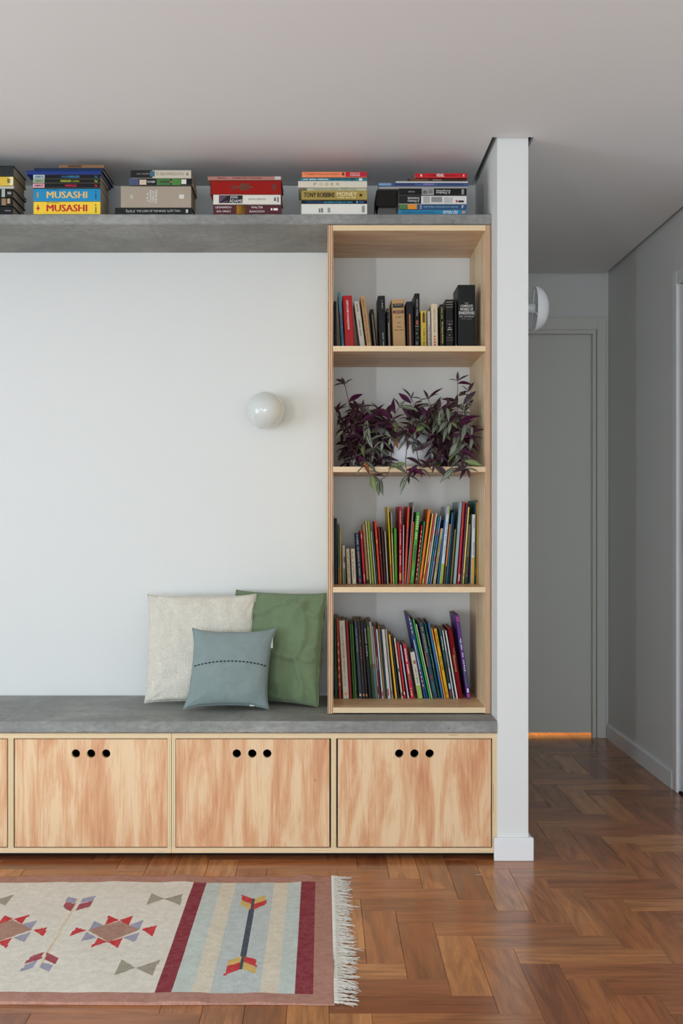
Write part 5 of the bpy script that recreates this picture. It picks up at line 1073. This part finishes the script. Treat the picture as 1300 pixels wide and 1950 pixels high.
def stem(pts, step=0.024, first=0.03, lmin=0.05, lmax=0.072, tip=True, rad=0.0016):
    pts = [Vector(p) for p in pts]
    v, f = tube([p-pl.location for p in pts], [rad*(1-0.4*i/len(pts)) for i in range(len(pts))], 5); mesh('stem', v, f, M['stem'], pl, True)
    acc, side = -first, 1; 
    for i in range(1, len(pts)):
        t = (pts[i]-pts[i-1]); acc += t.length
        if acc >= step:
            acc = 0; side = -side; t.normalize()
            lat = t.cross(Vector((0, -0.75, 0.65))).normalized()
            d = t*rp.uniform(0.25, 0.7)+lat*side*rp.uniform(0.7, 1.1)+Vector((rp.uniform(-.2, .2), rp.uniform(-.55, .05), rp.uniform(-.15, .3)))
            up = Vector((rp.uniform(-.6, .6), rp.uniform(-1.0, 0.9), rp.uniform(0.3, 1.0)))
            put_leaf(pts[i], d, up, rp.uniform(lmin, lmax))
    if tip:
        t = (pts[-1]-pts[-2]).normalized(); lat = t.cross(Vector((0, -1, 0.2))).normalized()
        for sgn in (-1, 1):
            put_leaf(pts[-1], t*0.45+lat*sgn*0.8+Vector((0, -0.2, 0.05)), Vector((0, -0.4, 1)), rp.uniform(0.032, 0.05))
        put_leaf(pts[-1], t+Vector((0, -0.3, 0)), Vector((0, -0.6, 0.6)), rp.uniform(0.025, 0.04))
def pxp(q): return [Vector((wx(x, Y), Y, wz(y, Y))) for x, y, Y in q]
def smooth(pts, k=5):
    out = []
    for i in range(len(pts)-1):
        p0, p1, p2, p3 = pts[max(i-1, 0)], pts[i], pts[i+1], pts[min(i+2, len(pts)-1)]
        for j in range(k):
            t = j/k; out.append(0.5*((2*p1)+(p2-p0)*t+(2*p0-5*p1+4*p2-p3)*t*t+(3*p1-p0-3*p2+p3)*t*t*t))
    return out+[pts[-1]]
# the shoots that stick out of the mass
for q, kw in (([(700, 850, 4.12), (672, 800, 4.12), (664, 765, 4.12), (656, 732, 4.12)], {'first': .06, 'step': .05}),
              ([(690, 860, 4.1), (655, 830, 4.08), (645, 800, 4.08), (640, 785, 4.08)], {'step': .04}),
              ([(850, 850, 4.16), (868, 800, 4.18), (871, 760, 4.18), (871, 726, 4.18)], {'first': .1, 'step': .06}),
              ([(860, 850, 4.10), (878, 795, 4.10), (884, 765, 4.10), (891, 746, 4.10)], {'first': .08, 'step': .05}),
              ([(790, 830, 4.08), (783, 790, 4.06), (782, 764, 4.06), (783, 758, 4.06)], {'first': .03}),
              ([(815, 830, 4.06), (827, 795, 4.04), (818, 768, 4.04), (815, 760, 4.04)], {'first': .03}),
              ([(750, 840, 4.05), (748, 800, 4.02), (760, 775, 4.02)], {'first': .02}),
              ([(700, 850, 4.08), (688, 805, 4.04), (690, 775, 4.02)], {'first': .02}),
              ([(752, 842, 4.0), (744, 870, 3.935), (742, 892, 3.915), (733, 908, 3.912), (722, 914, 3.915)], {'first': .08, 'step': .03}),
              ([(775, 850, 4.0), (772, 878, 3.93), (774, 898, 3.91), (776, 906, 3.91)], {'first': .05, 'step': .018}),
              ([(792, 852, 4.0), (797, 880, 3.93), (800, 893, 3.915)], {'first': .05, 'step': .02}),
              ([(845, 850, 4.0), (832, 872, 3.94), (826, 888, 3.92)], {'first': .04, 'step': .02}),
              ([(850, 850, 4.02), (856, 878, 3.935), (862, 892, 3.915)], {'first': .06, 'step': .03}),
              ([(878, 855, 4.0), (884, 878, 3.935), (889, 892, 3.915)], {'first': .05, 'step': .02}),
              ([(695, 850, 4.0), (694, 878, 3.935), (700, 898, 3.915), (708, 906, 3.91)], {'first': .06, 'step': .02})):
    stem(smooth(pxp(q)), **kw)
# the mass: shoots arching from the rim to points all through the shelf bay
tries = 0
while NL < 720 and tries < 500:
    tries += 1
    tx, ty, tz = rp.uniform(XA+0.02, XB-0.02), rp.choice((rp.uniform(3.955, 4.08), rp.uniform(3.955, 4.26))), ZP+0.012+0.215*rp.random()**1.1
    if abs(tx-(PCX-0.05)) < 0.028 and tz < ZP+0.1: continue
    if (tx-PCX)**2+(ty-PCY)**2 < 0.1**2 and tz < ZP+0.12: continue
    az = math.atan2(ty-PCY, tx-PCX)+rp.uniform(-0.4, 0.4)
    p0 = Vector((PCX+math.cos(az)*0.06, PCY+math.sin(az)*0.055, ZP+0.12)); p3 = Vector((tx, ty, tz))
    hgt = max(p0.z, tz)+rp.uniform(0.015, 0.06)
    if p0.z+0.02 < tz: mids = [p0.lerp(p3, 0.35)+Vector((0, 0, 0.015)), p0.lerp(p3, 0.7)+Vector((0, 0, 0.02))]
    else: mids = [Vector((p0.x+(tx-p0.x)*0.4, p0.y+(ty-p0.y)*0.4, hgt)), Vector((p0.x+(tx-p0.x)*0.82, p0.y+(ty-p0.y)*0.85, tz+(hgt-tz)*0.6))]
    pts = smooth([p0]+mids+[p3], 6)
    if not all(ok(p) for p in pts): continue
    stem(pts, step=rp.uniform(0.02, 0.028), first=0.03)
for q in ((693, 880, 3.93), (748, 832, 4.0), (684, 768, 4.06)):
    pos = pxp([q])[0]; NL -= 1; put_leaf(pos, Vector((0.3, -0.5, -0.6)), Vector((0, -1, 0.4)), 0.045, dry)
LEAVES.sort(key=lambda a: a[0])
for (_, me, pos, mt, L) in LEAVES[:300]:
    o = link('leaf', me, pl); o.location = pos; o.rotation_euler = mt.to_euler(); o.scale = (L, L, L)
V, Fc, UV, mi = [], [], [], []
for (_, me, pos, mt, L) in LEAVES[300:]:
    b = len(V); V += [tuple(mt @ v.co*L+pos) for v in me.vertices]
    for pg in me.polygons: Fc.append(tuple(b+i for i in pg.vertices)); mi.append(pg.material_index)
    u = [None]*len(me.vertices); ul = me.uv_layers[0].data
    for l in me.loops: u[l.vertex_index] = tuple(ul[l.index].uv)
    UV += u
if V:
    o = mesh('foliage', V, Fc, [M['leaf_t'], M['leaf_b']], pl, True, mi=mi); o['kind'] = 'stuff'; add_uv(o.data, lambda c, i: UV[i])

# ================================================================== SMALL THINGS ON THE FLOOR
fx, fy = fl(910.5, 1666.5)
stp = tag(mesh('metal_strip', *bevbox(fx-0.010, fx+0.010, fy-0.005, fy+0.004, 0.0002, 0.0014, 0.0005), M['steel']), 'tiny steel strip lying on the parquet before the cabinet', 'metal strip')
finish_texts()
